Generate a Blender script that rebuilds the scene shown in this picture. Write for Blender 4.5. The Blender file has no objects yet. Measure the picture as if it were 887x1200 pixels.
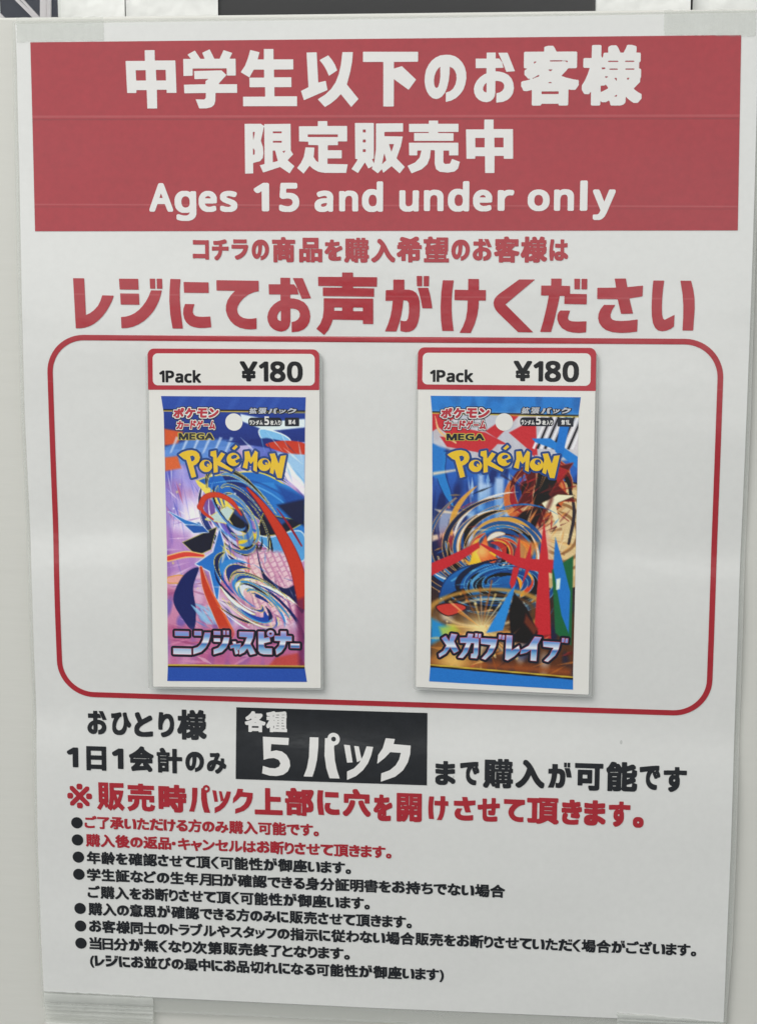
import bpy, bmesh, math, random
import numpy as np
from mathutils import Vector, Matrix
from mathutils.geometry import tessellate_polygon

scene = bpy.context.scene
COL = scene.collection

# ---------------------------------------------------------------- camera
# sheet coordinates: x to the right, y up, in millimetres from the lower left
# corner of the notice; the notice hangs in the plane world Y = 0
CAM = {'loc': [0.054864, -0.550959, 0.255849], 'right': [0.9950461, 0.0994103, 0.0009345], 'up': [-0.0186374, 0.1773013, 0.9839801], 'fwd': [-0.097652, 0.979123, -0.1782757], 'lens': 44.835}
cam_data = bpy.data.cameras.new('camera')
cam = bpy.data.objects.new('camera', cam_data)
COL.objects.link(cam)
r, u, f = (Vector(CAM[k]) for k in ('right', 'up', 'fwd'))
m = Matrix((r, u, -f)).transposed().to_4x4()
m.translation = Vector(CAM['loc'])
cam.matrix_world = m
cam_data.sensor_fit = 'VERTICAL'
cam_data.sensor_height = 24.0
cam_data.lens = CAM['lens']
cam_data.clip_start = 0.01
cam_data.clip_end = 20
cam_data.dof.use_dof = True
cam_data.dof.focus_distance = 0.568
cam_data.dof.aperture_fstop = 20.0
scene.camera = cam

# ---------------------------------------------------------------- world, lamps, exposure
scene.view_settings.view_transform = 'Standard'
scene.view_settings.look = 'None'
scene.view_settings.exposure = 0.0
scene.view_settings.gamma = 1.0
world = bpy.data.worlds.new('World')
scene.world = world
world.use_nodes = True
# the shop around: dim counters and floor below eye level, bright shelves and ceiling above
wt = world.node_tree
w_co = wt.nodes.new('ShaderNodeTexCoord')
w_sep = wt.nodes.new('ShaderNodeSeparateXYZ')
w_map = wt.nodes.new('ShaderNodeMapRange')
w_map.inputs['From Min'].default_value = -1.0
w_map.inputs['From Max'].default_value = 1.0
w_ramp = wt.nodes.new('ShaderNodeValToRGB')
els = w_ramp.color_ramp.elements
els[0].position, els[0].color = 0.0, (0.04, 0.04, 0.04, 1)
els[1].position, els[1].color = 1.0, (0.40, 0.41, 0.42, 1)
for pos, v in ((0.30, 0.08), (0.442, 0.10), (0.465, 1.7), (0.49, 1.3), (0.53, 1.1), (0.60, 0.75), (0.75, 0.35)):
    e = els.new(pos)
    e.color = (v * 0.975, v, v * 0.99, 1)
wt.links.new(w_co.outputs['Generated'], w_sep.inputs[0])
wt.links.new(w_sep.outputs['Z'], w_map.inputs['Value'])
wt.links.new(w_map.outputs['Result'], w_ramp.inputs[0])
wt.links.new(w_ramp.outputs[0], wt.nodes['Background'].inputs[0])
wt.nodes['Background'].inputs[1].default_value = 1.0


def ceiling_lamp(name, loc, target, size, watts, color):
    d = bpy.data.lights.new(name, 'AREA')
    d.shape = 'RECTANGLE'
    d.size, d.size_y = size
    d.energy = watts
    d.color = color
    o = bpy.data.objects.new(name, d)
    COL.objects.link(o)
    o.location = loc
    o.rotation_euler = (Vector(target) - Vector(loc)).to_track_quat('-Z', 'Y').to_euler()
    return o


ceiling_lamp('ceiling_lamp', (-0.5, -0.85, 1.1), (0, 0, 0.17), (1.0, 0.7), 14.0, (1.0, 0.98, 0.945))

# ---------------------------------------------------------------- materials
def srgb(r, g, b):
    c = [v / 255.0 for v in (r, g, b)]
    return tuple(v / 12.92 if v <= 0.04045 else ((v + 0.055) / 1.055) ** 2.4 for v in c) + (1.0,)


def node_mat(name):
    mt = bpy.data.materials.new(name)
    mt.use_nodes = True
    nt = mt.node_tree
    return mt, nt, nt.nodes['Principled BSDF']


def N(nt, kind, **props):
    n = nt.nodes.new(kind)
    for k, v in props.items():
        setattr(n, k, v)
    return n


def noise(nt, vec, scale, detail=3.0, rough=0.5):
    n = N(nt, 'ShaderNodeTexNoise')
    n.inputs['Scale'].default_value = scale
    n.inputs['Detail'].default_value = detail
    n.inputs['Roughness'].default_value = rough
    nt.links.new(vec, n.inputs['Vector'])
    return n.outputs['Fac']


def position(nt, scale=(1, 1, 1)):
    g = N(nt, 'ShaderNodeNewGeometry')
    mp = N(nt, 'ShaderNodeMapping')
    mp.inputs['Scale'].default_value = scale
    nt.links.new(g.outputs['Position'], mp.inputs['Vector'])
    return mp.outputs['Vector']


def bump(nt, height, distance, strength=1.0, normal=None):
    b = N(nt, 'ShaderNodeBump')
    b.inputs['Distance'].default_value = distance
    b.inputs['Strength'].default_value = strength
    nt.links.new(height, b.inputs['Height'])
    if normal is not None:
        nt.links.new(normal, b.inputs['Normal'])
    return b.outputs['Normal']


def math_node(nt, op, a, b=None, c=None):
    n = N(nt, 'ShaderNodeMath', operation=op)
    for i, v in enumerate((a, b, c)):
        if v is None:
            continue
        if isinstance(v, (int, float)):
            n.inputs[i].default_value = v
        else:
            nt.links.new(v, n.inputs[i])
    return n.outputs[0]


def mix_color(nt, fac, a, b):
    n = N(nt, 'ShaderNodeMix', data_type='RGBA')
    for sock, v in ((n.inputs[0], fac), (n.inputs[6], a), (n.inputs[7], b)):
        if isinstance(v, (int, float, tuple)):
            sock.default_value = v
        else:
            nt.links.new(v, sock)
    return n.outputs[2]


def sheet_relief(nt):
    """the slow waviness of a laminated sheet and the orange peel of its film, shared by paper and inks"""
    slow = bump(nt, noise(nt, position(nt, (0.8, 1, 1.25)), 12.0, 1.5), 0.0022, 1.0)
    mid = bump(nt, noise(nt, position(nt, (1, 1, 1.6)), 60.0, 2.0), 0.00012, 1.0, slow)
    return bump(nt, noise(nt, position(nt), 900.0, 2.0), 0.00001, 1.0, mid)


def printed(name, color, coat=1.0, rough=0.5, mottle=0.10, streaks=False, spec=0.3, specks=False):
    """ink or bare paper seen through the laminate film"""
    mt, nt, p = node_mat(name)
    fine = noise(nt, position(nt), 420.0, 3.0, 0.65)
    broad = noise(nt, position(nt), 45.0, 3.0)
    k = math_node(nt, 'ADD', math_node(nt, 'MULTIPLY', fine, 0.65), math_node(nt, 'MULTIPLY', broad, 0.35))
    lo = tuple(c * (1 - mottle) for c in color[:3]) + (1,)
    hi = tuple(min(1, c * (1 + mottle)) for c in color[:3]) + (1,)
    k = math_node(nt, 'MULTIPLY_ADD', k, 2.2, -0.6)
    k = N_clamp(nt, k)
    c = mix_color(nt, k, lo, hi)
    if specks:
        vo = N(nt, 'ShaderNodeTexVoronoi', feature='F1')
        vo.inputs['Scale'].default_value = 95.0
        nt.links.new(position(nt, (1.0, 0.0, 0.55)), vo.inputs['Vector'])
        sparse = math_node(nt, 'GREATER_THAN', noise(nt, position(nt), 33.0, 1.0), 0.60)
        sp = math_node(nt, 'MULTIPLY', math_node(nt, 'LESS_THAN', vo.outputs['Distance'], 0.035), sparse)
        c = mix_color(nt, math_node(nt, 'MULTIPLY', sp, 0.35), c, srgb(120, 120, 118))
    if streaks:                                       # banding left by the printer: thin level lines across the sheet
        g = N(nt, 'ShaderNodeNewGeometry')
        s = N(nt, 'ShaderNodeSeparateXYZ')
        nt.links.new(g.outputs['Position'], s.inputs[0])
        z = s.outputs['Z']
        for zz, w, tint, a in STREAKS:
            d = math_node(nt, 'ABSOLUTE', math_node(nt, 'SUBTRACT', z, zz / 1000.0))
            band = math_node(nt, 'MULTIPLY', math_node(nt, 'LESS_THAN', d, w / 1000.0), a)
            band = math_node(nt, 'MULTIPLY', band, math_node(nt, 'MULTIPLY_ADD', noise(nt, position(nt, (1, 0, 0)), 60.0), 0.8, 0.5))
            c = mix_color(nt, N_clamp(nt, band), c, tint)
        # very fine level banding
        lines = noise(nt, position(nt, (6, 0, 900)), 1.0, 2.0)
        c = mix_color(nt, math_node(nt, 'MULTIPLY', lines, 0.10), c, tuple(v * 0.6 for v in color[:3]) + (1,))
    nt.links.new(c, p.inputs['Base Color'])
    p.inputs['Roughness'].default_value = rough
    p.inputs['Specular IOR Level'].default_value = spec
    p.inputs['Coat Weight'].default_value = coat
    p.inputs['Coat Roughness'].default_value = 0.13
    nrm = sheet_relief(nt)
    nt.links.new(nrm, p.inputs['Normal'])
    nt.links.new(nrm, p.inputs['Coat Normal'])
    return mt


def N_clamp(nt, v):
    n = N(nt, 'ShaderNodeClamp')
    nt.links.new(v, n.inputs[0])
    return n.outputs[0]


LIGHT_RED = srgb(196, 104, 108)
DARK_RED = srgb(128, 44, 52)
STREAKS = [(269.6, 0.32, LIGHT_RED, 0.38), (268.8, 0.25, DARK_RED, 0.5), (244.6, 0.22, LIGHT_RED, 0.36),
           (243.9, 0.2, DARK_RED, 0.3), (218.7, 0.25, LIGHT_RED, 0.28), (193.0, 0.2, LIGHT_RED, 0.2)]
MAT = {
    'paper': printed('paper_under_film', srgb(227, 228, 226), mottle=0.03, specks=True),
    'card_paper': printed('card_paper', srgb(235, 234, 229), coat=0.4, mottle=0.012),
    'paper_white_ink': printed('unprinted_white', srgb(232, 231, 229), mottle=0.02),
    'red_ink': printed('red_ink', srgb(175, 42, 54), mottle=0.10, streaks=True),
    'banner_ink': printed('banner_ink', srgb(170, 42, 54), mottle=0.12, streaks=True),
    'black_ink': printed('black_ink', srgb(30, 33, 38), mottle=0.25),
    'card_black_ink': printed('card_black_ink', srgb(24, 25, 28), coat=0.35, mottle=0.2),
    'card_red_ink': printed('card_red_ink', srgb(184, 54, 66), coat=0.4, mottle=0.08),
    'logo_yellow_ink': printed('yellow_ink', srgb(240, 198, 44), mottle=0.05),
    'logo_blue_ink': printed('logo_blue_ink', srgb(34, 72, 138), mottle=0.08),
    'title_black_ink': printed('title_black_ink', srgb(20, 26, 42), mottle=0.15),
    'title_rim_ink': printed('title_rim_ink', srgb(196, 96, 120), mottle=0.05),
    'mega_yellow_ink': printed('mega_yellow_ink', srgb(206, 190, 84), mottle=0.05),
    'silver_ink': printed('silver_ink', srgb(196, 200, 208), mottle=0.12),
}


def chrome_ink():
    """title letters: pale at mid height, blue above and below, as printed"""
    mt, nt, p = node_mat('title_chrome_ink')
    a = N(nt, 'ShaderNodeAttribute', attribute_name='tone')
    ramp = N(nt, 'ShaderNodeValToRGB')
    e = ramp.color_ramp.elements
    e[0].position, e[0].color = 0.0, srgb(226, 232, 244)
    e[1].position, e[1].color = 1.0, srgb(206, 214, 240)
    for pos, c in ((0.30, (120, 176, 220)), (0.42, (52, 112, 186)), (0.50, (240, 246, 252)), (0.72, (110, 160, 222)), (0.86, (150, 150, 216))):
        x = e.new(pos)
        x.color = srgb(*c)
    nt.links.new(a.outputs['Fac'], ramp.inputs[0])
    nt.links.new(ramp.outputs[0], p.inputs['Base Color'])
    p.inputs['Roughness'].default_value = 0.5
    p.inputs['Coat Weight'].default_value = 0.3
    p.inputs['Coat Roughness'].default_value = 0.13
    nt.links.new(sheet_relief(nt), p.inputs['Normal'])
    return mt


def art_ink():
    mt, nt, p = node_mat('pack_art_ink')
    a = N(nt, 'ShaderNodeAttribute', attribute_name='ink')
    nt.links.new(a.outputs['Color'], p.inputs['Base Color'])
    p.inputs['Roughness'].default_value = 0.5
    p.inputs['Coat Weight'].default_value = 0.3
    p.inputs['Coat Roughness'].default_value = 0.13
    nt.links.new(sheet_relief(nt), p.inputs['Normal'])
    return mt


def film(name, tint, opacity, rough, ribs=None, show=0.1):
    """clear plastic: mostly see-through, with a little body of its own and a gloss"""
    mt, nt, p = node_mat(name)
    p.inputs['Base Color'].default_value = tint
    p.inputs['Roughness'].default_value = rough
    p.inputs['Specular IOR Level'].default_value = 0.6
    fac = opacity
    nrm = bump(nt, noise(nt, position(nt), 160.0, 3.0), 0.00012, 1.0)
    if ribs is not None:
        axis, pitch, depth = ribs
        # uneven level or upright ridges pressed into the tape
        k = 1000.0 / pitch
        stretch = (k, 1.0, 4.0) if axis == 'X' else (5.0, 1.0, k)
        ridges = noise(nt, position(nt, stretch), 0.9, 1.0, 0.4)
        nrm = bump(nt, ridges, depth * 6, 1.0, nrm)
        patch = noise(nt, position(nt), 110.0, 3.0)
        fac = math_node(nt, 'MULTIPLY_ADD', ridges, show * 2, opacity - show)
        fac = N_clamp(nt, math_node(nt, 'ADD', fac, math_node(nt, 'MULTIPLY_ADD', patch, 0.34, -0.17)))
    nt.links.new(nrm, p.inputs['Normal'])
    tr = N(nt, 'ShaderNodeBsdfTransparent')
    tr.inputs[0].default_value = (0.965, 0.97, 0.965, 1)
    mx = N(nt, 'ShaderNodeMixShader')
    if isinstance(fac, float):
        mx.inputs[0].default_value = fac
    else:
        nt.links.new(fac, mx.inputs[0])
    nt.links.new(tr.outputs[0], mx.inputs[1])
    nt.links.new(p.outputs[0], mx.inputs[2])
    nt.links.new(mx.outputs[0], nt.nodes['Material Output'].inputs['Surface'])
    return mt


def plain(name, color, rough, spec=0.4, grain=None, mottle=0.05, scale=60.0, depth=0.0002):
    mt, nt, p = node_mat(name)
    v = position(nt, grain or (1, 1, 1))
    k = noise(nt, v, scale, 4.0, 0.6)
    c = mix_color(nt, k, tuple(x * (1 - mottle) for x in color[:3]) + (1,), tuple(min(1, x * (1 + mottle)) for x in color[:3]) + (1,))
    nt.links.new(c, p.inputs['Base Color'])
    p.inputs['Roughness'].default_value = rough
    p.inputs['Specular IOR Level'].default_value = spec
    nt.links.new(bump(nt, k, depth), p.inputs['Normal'])
    return mt


MAT['title_chrome_ink'] = chrome_ink()
MAT['art'] = art_ink()
MAT['film'] = film('laminate_film', srgb(224, 226, 222), 0.30, 0.25)
MAT['card_film'] = film('card_film', srgb(214, 216, 214), 0.34, 0.2)
MAT['tape_top'] = film('clear_tape', srgb(240, 241, 237), 0.13, 0.3, ('X', 0.95, 0.000006), 0.03)
MAT['tape_low'] = film('clear_tape_across', srgb(236, 238, 234), 0.32, 0.25, ('Z', 1.1, 0.00008), 0.38)
MAT['board'] = plain('white_board', srgb(215, 215, 209), 0.5, 0.3, (0.35, 1, 3.0), 0.025, 150.0, 0.00007)
MAT['carton'] = plain('white_carton', srgb(238, 239, 236), 0.5, 0.3, None, 0.02, 26.0, 0.004)
MAT['dark_panel'] = plain('dark_panel', srgb(56, 56, 57), 0.42, 0.5, (0.5, 1, 1), 0.10, 40.0, 0.0002)
MAT['navy'] = plain('navy_card', srgb(30, 36, 54), 0.4, 0.4, None, 0.2, 40.0, 0.0002)
MAT['clear_plastic'] = film('clear_plastic', srgb(236, 232, 234), 0.55, 0.15)
MAT['clear_wall'] = film('clear_plastic_wall', srgb(226, 228, 230), 0.03, 0.1)

# ---------------------------------------------------------------- mesh helpers
def W(x, y, h):
    """sheet mm and height above the sheet -> world metres"""
    return ((x - 105.0) / 1000.0, -h / 1000.0, y / 1000.0)


def link(name, me, mat, parent=None):
    o = bpy.data.objects.new(name, me)
    COL.objects.link(o)
    if mat is not None:
        me.materials.append(mat)
    o.parent = parent
    return o


def empty(name, loc, label, category, group=None):
    o = bpy.data.objects.new(name, None)
    o.empty_display_size = 0.01
    COL.objects.link(o)
    o.location = loc
    o['label'], o['category'] = label, category
    if group:
        o['group'] = group
    return o


def hang(o, parent):
    """parent without moving (the parents are only translated)"""
    o.parent = parent
    o.matrix_parent_inverse = Matrix.Translation(parent.location).inverted()
    return o


def finer(c, most=3.0):
    """split long edges so that an outline can follow the folds"""
    out = []
    for i in range(len(c)):
        a, b = c[i], c[(i + 1) % len(c)]
        n = max(1, int(math.hypot(b[0] - a[0], b[1] - a[1]) / most))
        out += [(a[0] + (b[0] - a[0]) * k / n, a[1] + (b[1] - a[1]) * k / n) for k in range(n)]
    return out


def draped(name, quad, mat, height, lift, parent, nx, ny):
    """a four-sided print (top left, top right, bottom right, bottom left) on a grid that follows the sheet"""
    vs = []
    for j in range(ny + 1):
        for i in range(nx + 1):
            s, t = i / nx, j / ny
            x = (quad[0][0] * (1 - s) + quad[1][0] * s) * (1 - t) + (quad[3][0] * (1 - s) + quad[2][0] * s) * t
            y = (quad[0][1] * (1 - s) + quad[1][1] * s) * (1 - t) + (quad[3][1] * (1 - s) + quad[2][1] * s) * t
            vs.append(W(x, y, height(x, y) + lift))
    w = nx + 1
    fs = [(j * w + i, (j + 1) * w + i, (j + 1) * w + i + 1, j * w + i + 1) for j in range(ny) for i in range(nx)]
    me = bpy.data.meshes.new(name)
    me.from_pydata(vs, [], fs)
    me.update()
    for p in me.polygons:
        p.use_smooth = True
    return hang(link(name, me, mat), parent)


def paper_sheet(outline, mat, parent, thick):
    # sheet of paper: a grid of quads, front and back, closed along the border
    left = sorted([p for p in outline if p[0] < 60 and p[1] > 0.5], key=lambda p: p[1])
    right = sorted([p for p in outline if p[0] > 150 and (p[0] > 209)], key=lambda p: p[1])
    bottom = sorted([p for p in outline if p[1] < 5], key=lambda p: p[0])
    top = sorted([p for p in outline if p[1] > 294], key=lambda p: p[0])
    ny, nx = 240, 60
    vs, fs = [], []
    for side in (0, 1):
        for j in range(ny + 1):
            t = j / ny
            for i in range(nx + 1):
                s = i / nx
                yb = float(np.interp(210 * s, [p[0] for p in bottom], [p[1] for p in bottom]))
                yt = float(np.interp(210 * s, [p[0] for p in top], [p[1] for p in top]))
                y = yb + (yt - yb) * t
                xl = float(np.interp(y, [p[1] for p in left], [p[0] for p in left]))
                xr = float(np.interp(y, [p[1] for p in right], [p[0] for p in right]))
                x = xl + (xr - xl) * s
                vs.append(W(x, y, PAPER_H(x, y) - side * thick))
    w = nx + 1
    rear = w * (ny + 1)
    for j in range(ny):
        for i in range(nx):
            a = j * w + i
            fs.append((a, a + 1, a + w + 1, a + w))
            fs.append((rear + a, rear + a + w, rear + a + w + 1, rear + a + 1))
    rim = [i for i in range(w)] + [j * w + nx for j in range(1, ny + 1)] + [ny * w + i for i in range(nx - 1, -1, -1)] + [j * w for j in range(ny - 1, 0, -1)]
    for k in range(len(rim)):
        a, b = rim[k], rim[(k + 1) % len(rim)]
        fs.append((a, rear + a, rear + b, b))
    me = bpy.data.meshes.new('paper')
    me.from_pydata(vs, [], fs)
    me.update()
    for p in me.polygons:
        p.use_smooth = True
    me.set_sharp_from_angle(angle=math.radians(50))
    return hang(link('paper', me, mat), parent)


def sheet(name, shapes, mat, height, lift, parent=None, thick=0.0, tone=None):
    """flat shapes [[contour, hole, ...], ...] in mm laid on the surface height(x, y), raised by lift"""
    vs, fs, tones = [], [], []
    for k, shape in enumerate(shapes):
        base = len(vs)
        shape = [finer(c) for c in shape]
        loops = [[Vector((x, y, 0)) for x, y in c] for c in shape]
        pts = [p for c in shape for p in c]
        tri = tessellate_polygon(loops)
        vs += [W(x, y, height(x, y) + lift) for x, y in pts]
        if tone:
            lo, hi = tone[k]
            tones += [(y - lo) / (hi - lo) for x, y in pts]
        for t in tri:
            a, b, c = (pts[i] for i in t)
            s = (b[0] - a[0]) * (c[1] - a[1]) - (b[1] - a[1]) * (c[0] - a[0])
            if abs(s) < 1e-9:
                continue
            fs.append([base + i for i in (t if s > 0 else t[::-1])])
        if thick:
            n = len(pts)
            vs += [W(x, y, height(x, y) + lift - thick) for x, y in pts]
            fs += [[base + n + i for i in (t[::-1])] for t in tri]
            i0 = 0
            for c in shape:
                k2 = len(c)
                for i in range(k2):
                    j = (i + 1) % k2
                    fs.append([base + i0 + i, base + n + i0 + i, base + n + i0 + j, base + i0 + j])
                i0 += k2
    me = bpy.data.meshes.new(name)
    me.from_pydata(vs, [], fs)
    if thick:
        bm = bmesh.new()
        bm.from_mesh(me)
        bmesh.ops.recalc_face_normals(bm, faces=bm.faces)
        bm.to_mesh(me)
        bm.free()
    if tone:
        at = me.attributes.new('tone', 'FLOAT', 'POINT')
        at.data.foreach_set('value', tones)
    me.update()
    o = link(name, me, mat)
    if parent is not None:
        hang(o, parent)
    return o


def box(name, lo, hi, mat, parent=None, bevel=0.0008, seg=2):
    bm = bmesh.new()
    bmesh.ops.create_cube(bm, size=1.0)
    for v in bm.verts:
        v.co = [lo[i] + (v.co[i] + 0.5) * (hi[i] - lo[i]) for i in range(3)]
    if bevel:
        bmesh.ops.bevel(bm, geom=bm.edges[:], offset=bevel, segments=seg, affect='EDGES', profile=0.6)
    me = bpy.data.meshes.new(name)
    bm.to_mesh(me)
    bm.free()
    for p in me.polygons:
        p.use_smooth = True
    me.set_sharp_from_angle(angle=math.radians(40))
    o = link(name, me, mat)
    if parent is not None:
        hang(o, parent)
    return o


def rounded(quad, radii, n=10):
    """a four-sided outline (top left, top right, bottom right, bottom left) with rounded corners"""
    out = []
    for i in range(4):
        p, a, b = Vector(quad[i]), Vector(quad[i - 1]), Vector(quad[(i + 1) % 4])
        rad = radii[i]
        if rad <= 0:
            out.append(tuple(p))
            continue
        d0, d1 = (a - p).normalized(), (b - p).normalized()
        c = p + (d0 + d1) * rad
        for k in range(n + 1):
            t = k / n * math.pi / 2
            q = c - d1 * rad * math.cos(t) - d0 * rad * math.sin(t)
            out.append((q.x, q.y))
    return out


def inset(quad, d):
    q = [Vector(p) for p in quad]
    out = []
    for i in range(4):
        p, a, b = q[i], q[i - 1], q[(i + 1) % 4]
        out.append(tuple(p + ((a - p).normalized() + (b - p).normalized()) * d))
    return out


def circle(x, y, rad, n=40, ry=None):
    return [(x + rad * math.cos(2 * math.pi * k / n), y + (ry or rad) * math.sin(2 * math.pi * k / n)) for k in range(n)]


# ---------------------------------------------------------------- data: outlines of the sheets (mm)
SHEET = {'paper': [[0.311, 295.64], [0.456, 288.022], [0.241, 268.816], [0.124, 249.366], [-0.276, 217.232], [-0.504, 184.427], [-0.253, 156.137], [0.002, 127.343], [-0.186, 87.223], [-0.677, 46.084], [-0.63, 18.093], [-0.405, 0.652], [34.508, 0.268], [103.34, -0.057], [168.831, 0.094], [210.077, 0.253], [210.14, 21.67], [210.381, 54.077], [210.329, 93.671], [210.157, 132.294], [210.379, 160.03], [210.524, 187.276], [210.618, 218.86], [210.521, 249.799], [210.347, 273.173], [210.312, 290.467], [210.247, 297.443], [165.904, 296.933], [104.662, 296.285]], 'banner': [[4.597, 290.48], [205.396, 291.411], [206.255, 237.956], [4.322, 236.857]], 'frame': [[6.734, 206.776], [203.604, 207.4], [203.353, 95.961], [6.943, 96.529]], 'panel': [[61.768, 94.628], [119.592, 94.571], [119.637, 72.314], [61.489, 72.315]], 'dots': [[11.89, 56.639], [11.898, 51.097], [12.013, 45.512], [11.994, 39.903], [12.066, 28.745], [12.071, 22.996], [12.052, 17.311]], 'board_top': [[-4.753, 297.52], [59.873, 297.813], [163.534, 298.337], [209.737, 298.506]], 'tape_tl': [[0.696, 297.417], [26.219, 297.489], [26.053, 290.867], [0.715, 290.524]], 'tape_tr': [[184.12, 298.121], [209.226, 298.134], [209.245, 291.046], [184.297, 291.643]], 'tape_bl': [[-0.207, 0.861], [34.513, 0.552], [34.374, -12.987], [0.02, -14.081]], 'tape_br': [[177.967, 2.192], [210.251, 0.4], [210.334, -9.991], [178.109, -9.632]], 'film': [[-0.591, 296.358], [-1.172, 249.364], [-1.723, 184.411], [-1.027, 127.318], [-1.517, 46.052], [-1.312, 18.064], [-0.789, -4.651], [103.342, -4.84], [210.674, -4.699], [211.909, 27.191], [212.012, 54.139], [211.576, 132.327], [211.726, 187.292], [211.416, 249.801], [211.196, 298.121], [104.662, 296.867]], 'back': {'b1': [0.96, 21.89], 'b2': [22.29, 51.03], 'dark': [51.05, 165.62], 'b3': [165.62, 193.91], 'b4': [194.77, 218.57], 'clear': [-19.68, 4.31]}, 'strips': [[[-9.069, 305.637], [-2.906, 299.565]], [[-7.479, 305.625], [-1.846, 299.558]], [[-14.791, 301.404], [-12.735, 299.375]], [[-0.32, 306.074], [-0.537, 299.047]], [[1.133, 306.063], [0.919, 299.038]]]}
CARDS = [{'sheet': [[37.364, 202.556], [87.759, 203.08], [87.795, 101.947], [36.893, 100.959]], 'label': [[37.197, 203.079], [87.76, 203.34], [87.712, 191.511], [37.133, 190.969]], 'inner': [[38.681, 201.695], [86.445, 202.026], [86.403, 192.804], [38.586, 192.307]], 'left': [[40.933, 189.166], [41.642, 184.145], [41.752, 161.001], [41.873, 142.972], [41.495, 107.217], [41.233, 102.849]], 'right': [[83.755, 189.364], [83.554, 184.718], [83.115, 152.813], [83.057, 125.738], [82.962, 108.353], [83.658, 103.767]], 'film': [[36.559, 202.285], [88.544, 202.828], [88.513, 101.414], [35.32, 100.262]], 'h': [203.231, 1.2, 100.756, 1.6], 'hole': [62.512, 181.787, 2.55], 'pill': [[66.779, 183.168], [76.676, 183.306], [76.656, 180.754], [66.752, 180.612]], 'pill2': [[77.557, 183.318], [81.787, 183.377], [81.771, 180.828], [77.539, 180.767]]}, {'sheet': [[116.53, 203.724], [167.473, 204.079], [167.337, 102.214], [116.317, 103.129]], 'label': [[116.441, 204.24], [167.462, 204.591], [167.551, 192.248], [116.241, 192.041]], 'inner': [[117.831, 202.703], [165.966, 203.038], [165.988, 193.692], [117.707, 193.534]], 'left': [[120.153, 190.266], [120.617, 185.225], [120.847, 162.409], [120.661, 135.664], [120.553, 109.838], [120.227, 104.981]], 'right': [[163.326, 190.386], [162.817, 185.802], [162.738, 154.357], [162.729, 127.671], [162.644, 109.174], [162.749, 103.632]], 'film': [[115.754, 203.371], [168.16, 203.659], [168.228, 101.511], [115.518, 102.279]], 'h': [204.05, 1.2, 103.103, 1.6], 'hole': [141.487, 182.904, 2.55], 'pill': [[146.032, 184.358], [155.737, 184.406], [155.694, 181.89], [146.068, 181.839]], 'pill2': [[156.767, 184.334], [161.39, 184.398], [161.354, 181.798], [156.811, 181.82]]}]

# the notice has buckled into level folds: below each fold it leans back, then slowly comes forward again
FOLDS = ((147.5, 0.15, 24.0, 2.8), (91.0, 0.19, 28.0, 3.0), (262.0, 0.020, 30.0, 6.0), (34.0, 0.030, 14.0, 4.0))
_y = np.linspace(-60.0, 360.0, 841)
_lean = np.zeros_like(_y)
for yf, amp, run, edge in FOLDS:
    _lean -= amp / (1 + np.exp((_y - yf) / edge)) * np.exp(-np.clip(yf - _y, 0, None) / run)
_h = np.concatenate([[0], np.cumsum((_lean[1:] + _lean[:-1]) / 2 * np.diff(_y))])
_k = np.exp(-0.5 * (np.arange(-150, 151) / 50.0) ** 2)
_h -= np.convolve(np.pad(_h, 150, 'edge'), _k / _k.sum(), 'valid')
_h *= np.clip((_y + 6) / 20, 0, 1) * np.clip((304 - _y) / 20, 0, 1)


def PAPER_H(x, y):
    u = (x - 105.0) / 105.0
    return float(np.interp(y + 1.2 * u + 2.0 * u * u, _y, _h)) + 0.10 * math.sin(y / 31.0 + 1.3 * u) * u


BOARD_H = -1.9


def card_height(c):
    yt, ht, yb, hb = c['h']
    return lambda x, y: ht + (hb - ht) * (yt - y) / (yt - yb)


CARD_H = [card_height(c) for c in CARDS]

# ---------------------------------------------------------------- the setting: the white board and what stands behind it
bt = SHEET['board_top']
x0, x1 = -420.0, 630.0
slope = (bt[-1][1] - bt[0][1]) / (bt[-1][0] - bt[0][0])
ytop = lambda x: bt[0][1] + (x - bt[0][0]) * slope
bm = bmesh.new()
front, backf = BOARD_H, BOARD_H - 9.0
verts = {}
for key, (x, y, h) in {'a': (x0, -450, front), 'b': (x1, -450, front), 'c': (x1, ytop(x1), front), 'd': (x0, ytop(x0), front),
                       'e': (x0, -450, backf), 'f': (x1, -450, backf), 'g': (x1, ytop(x1), backf), 'h': (x0, ytop(x0), backf)}.items():
    verts[key] = bm.verts.new(W(x, y, h))
for fkey in ('abcd', 'feh g'.replace(' ', ''), 'dcgh', 'baef', 'bfgc', 'aehd'[::-1]):
    bm.faces.new([verts[k] for k in fkey])
bmesh.ops.recalc_face_normals(bm, faces=bm.faces)
bmesh.ops.bevel(bm, geom=bm.edges[:], offset=0.0006, segments=3, affect='EDGES', profile=0.5)
me = bpy.data.meshes.new('wall_board')
bm.to_mesh(me)
bm.free()
board = link('wall_board', me, MAT['board'])
board['kind'] = 'structure'


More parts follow.
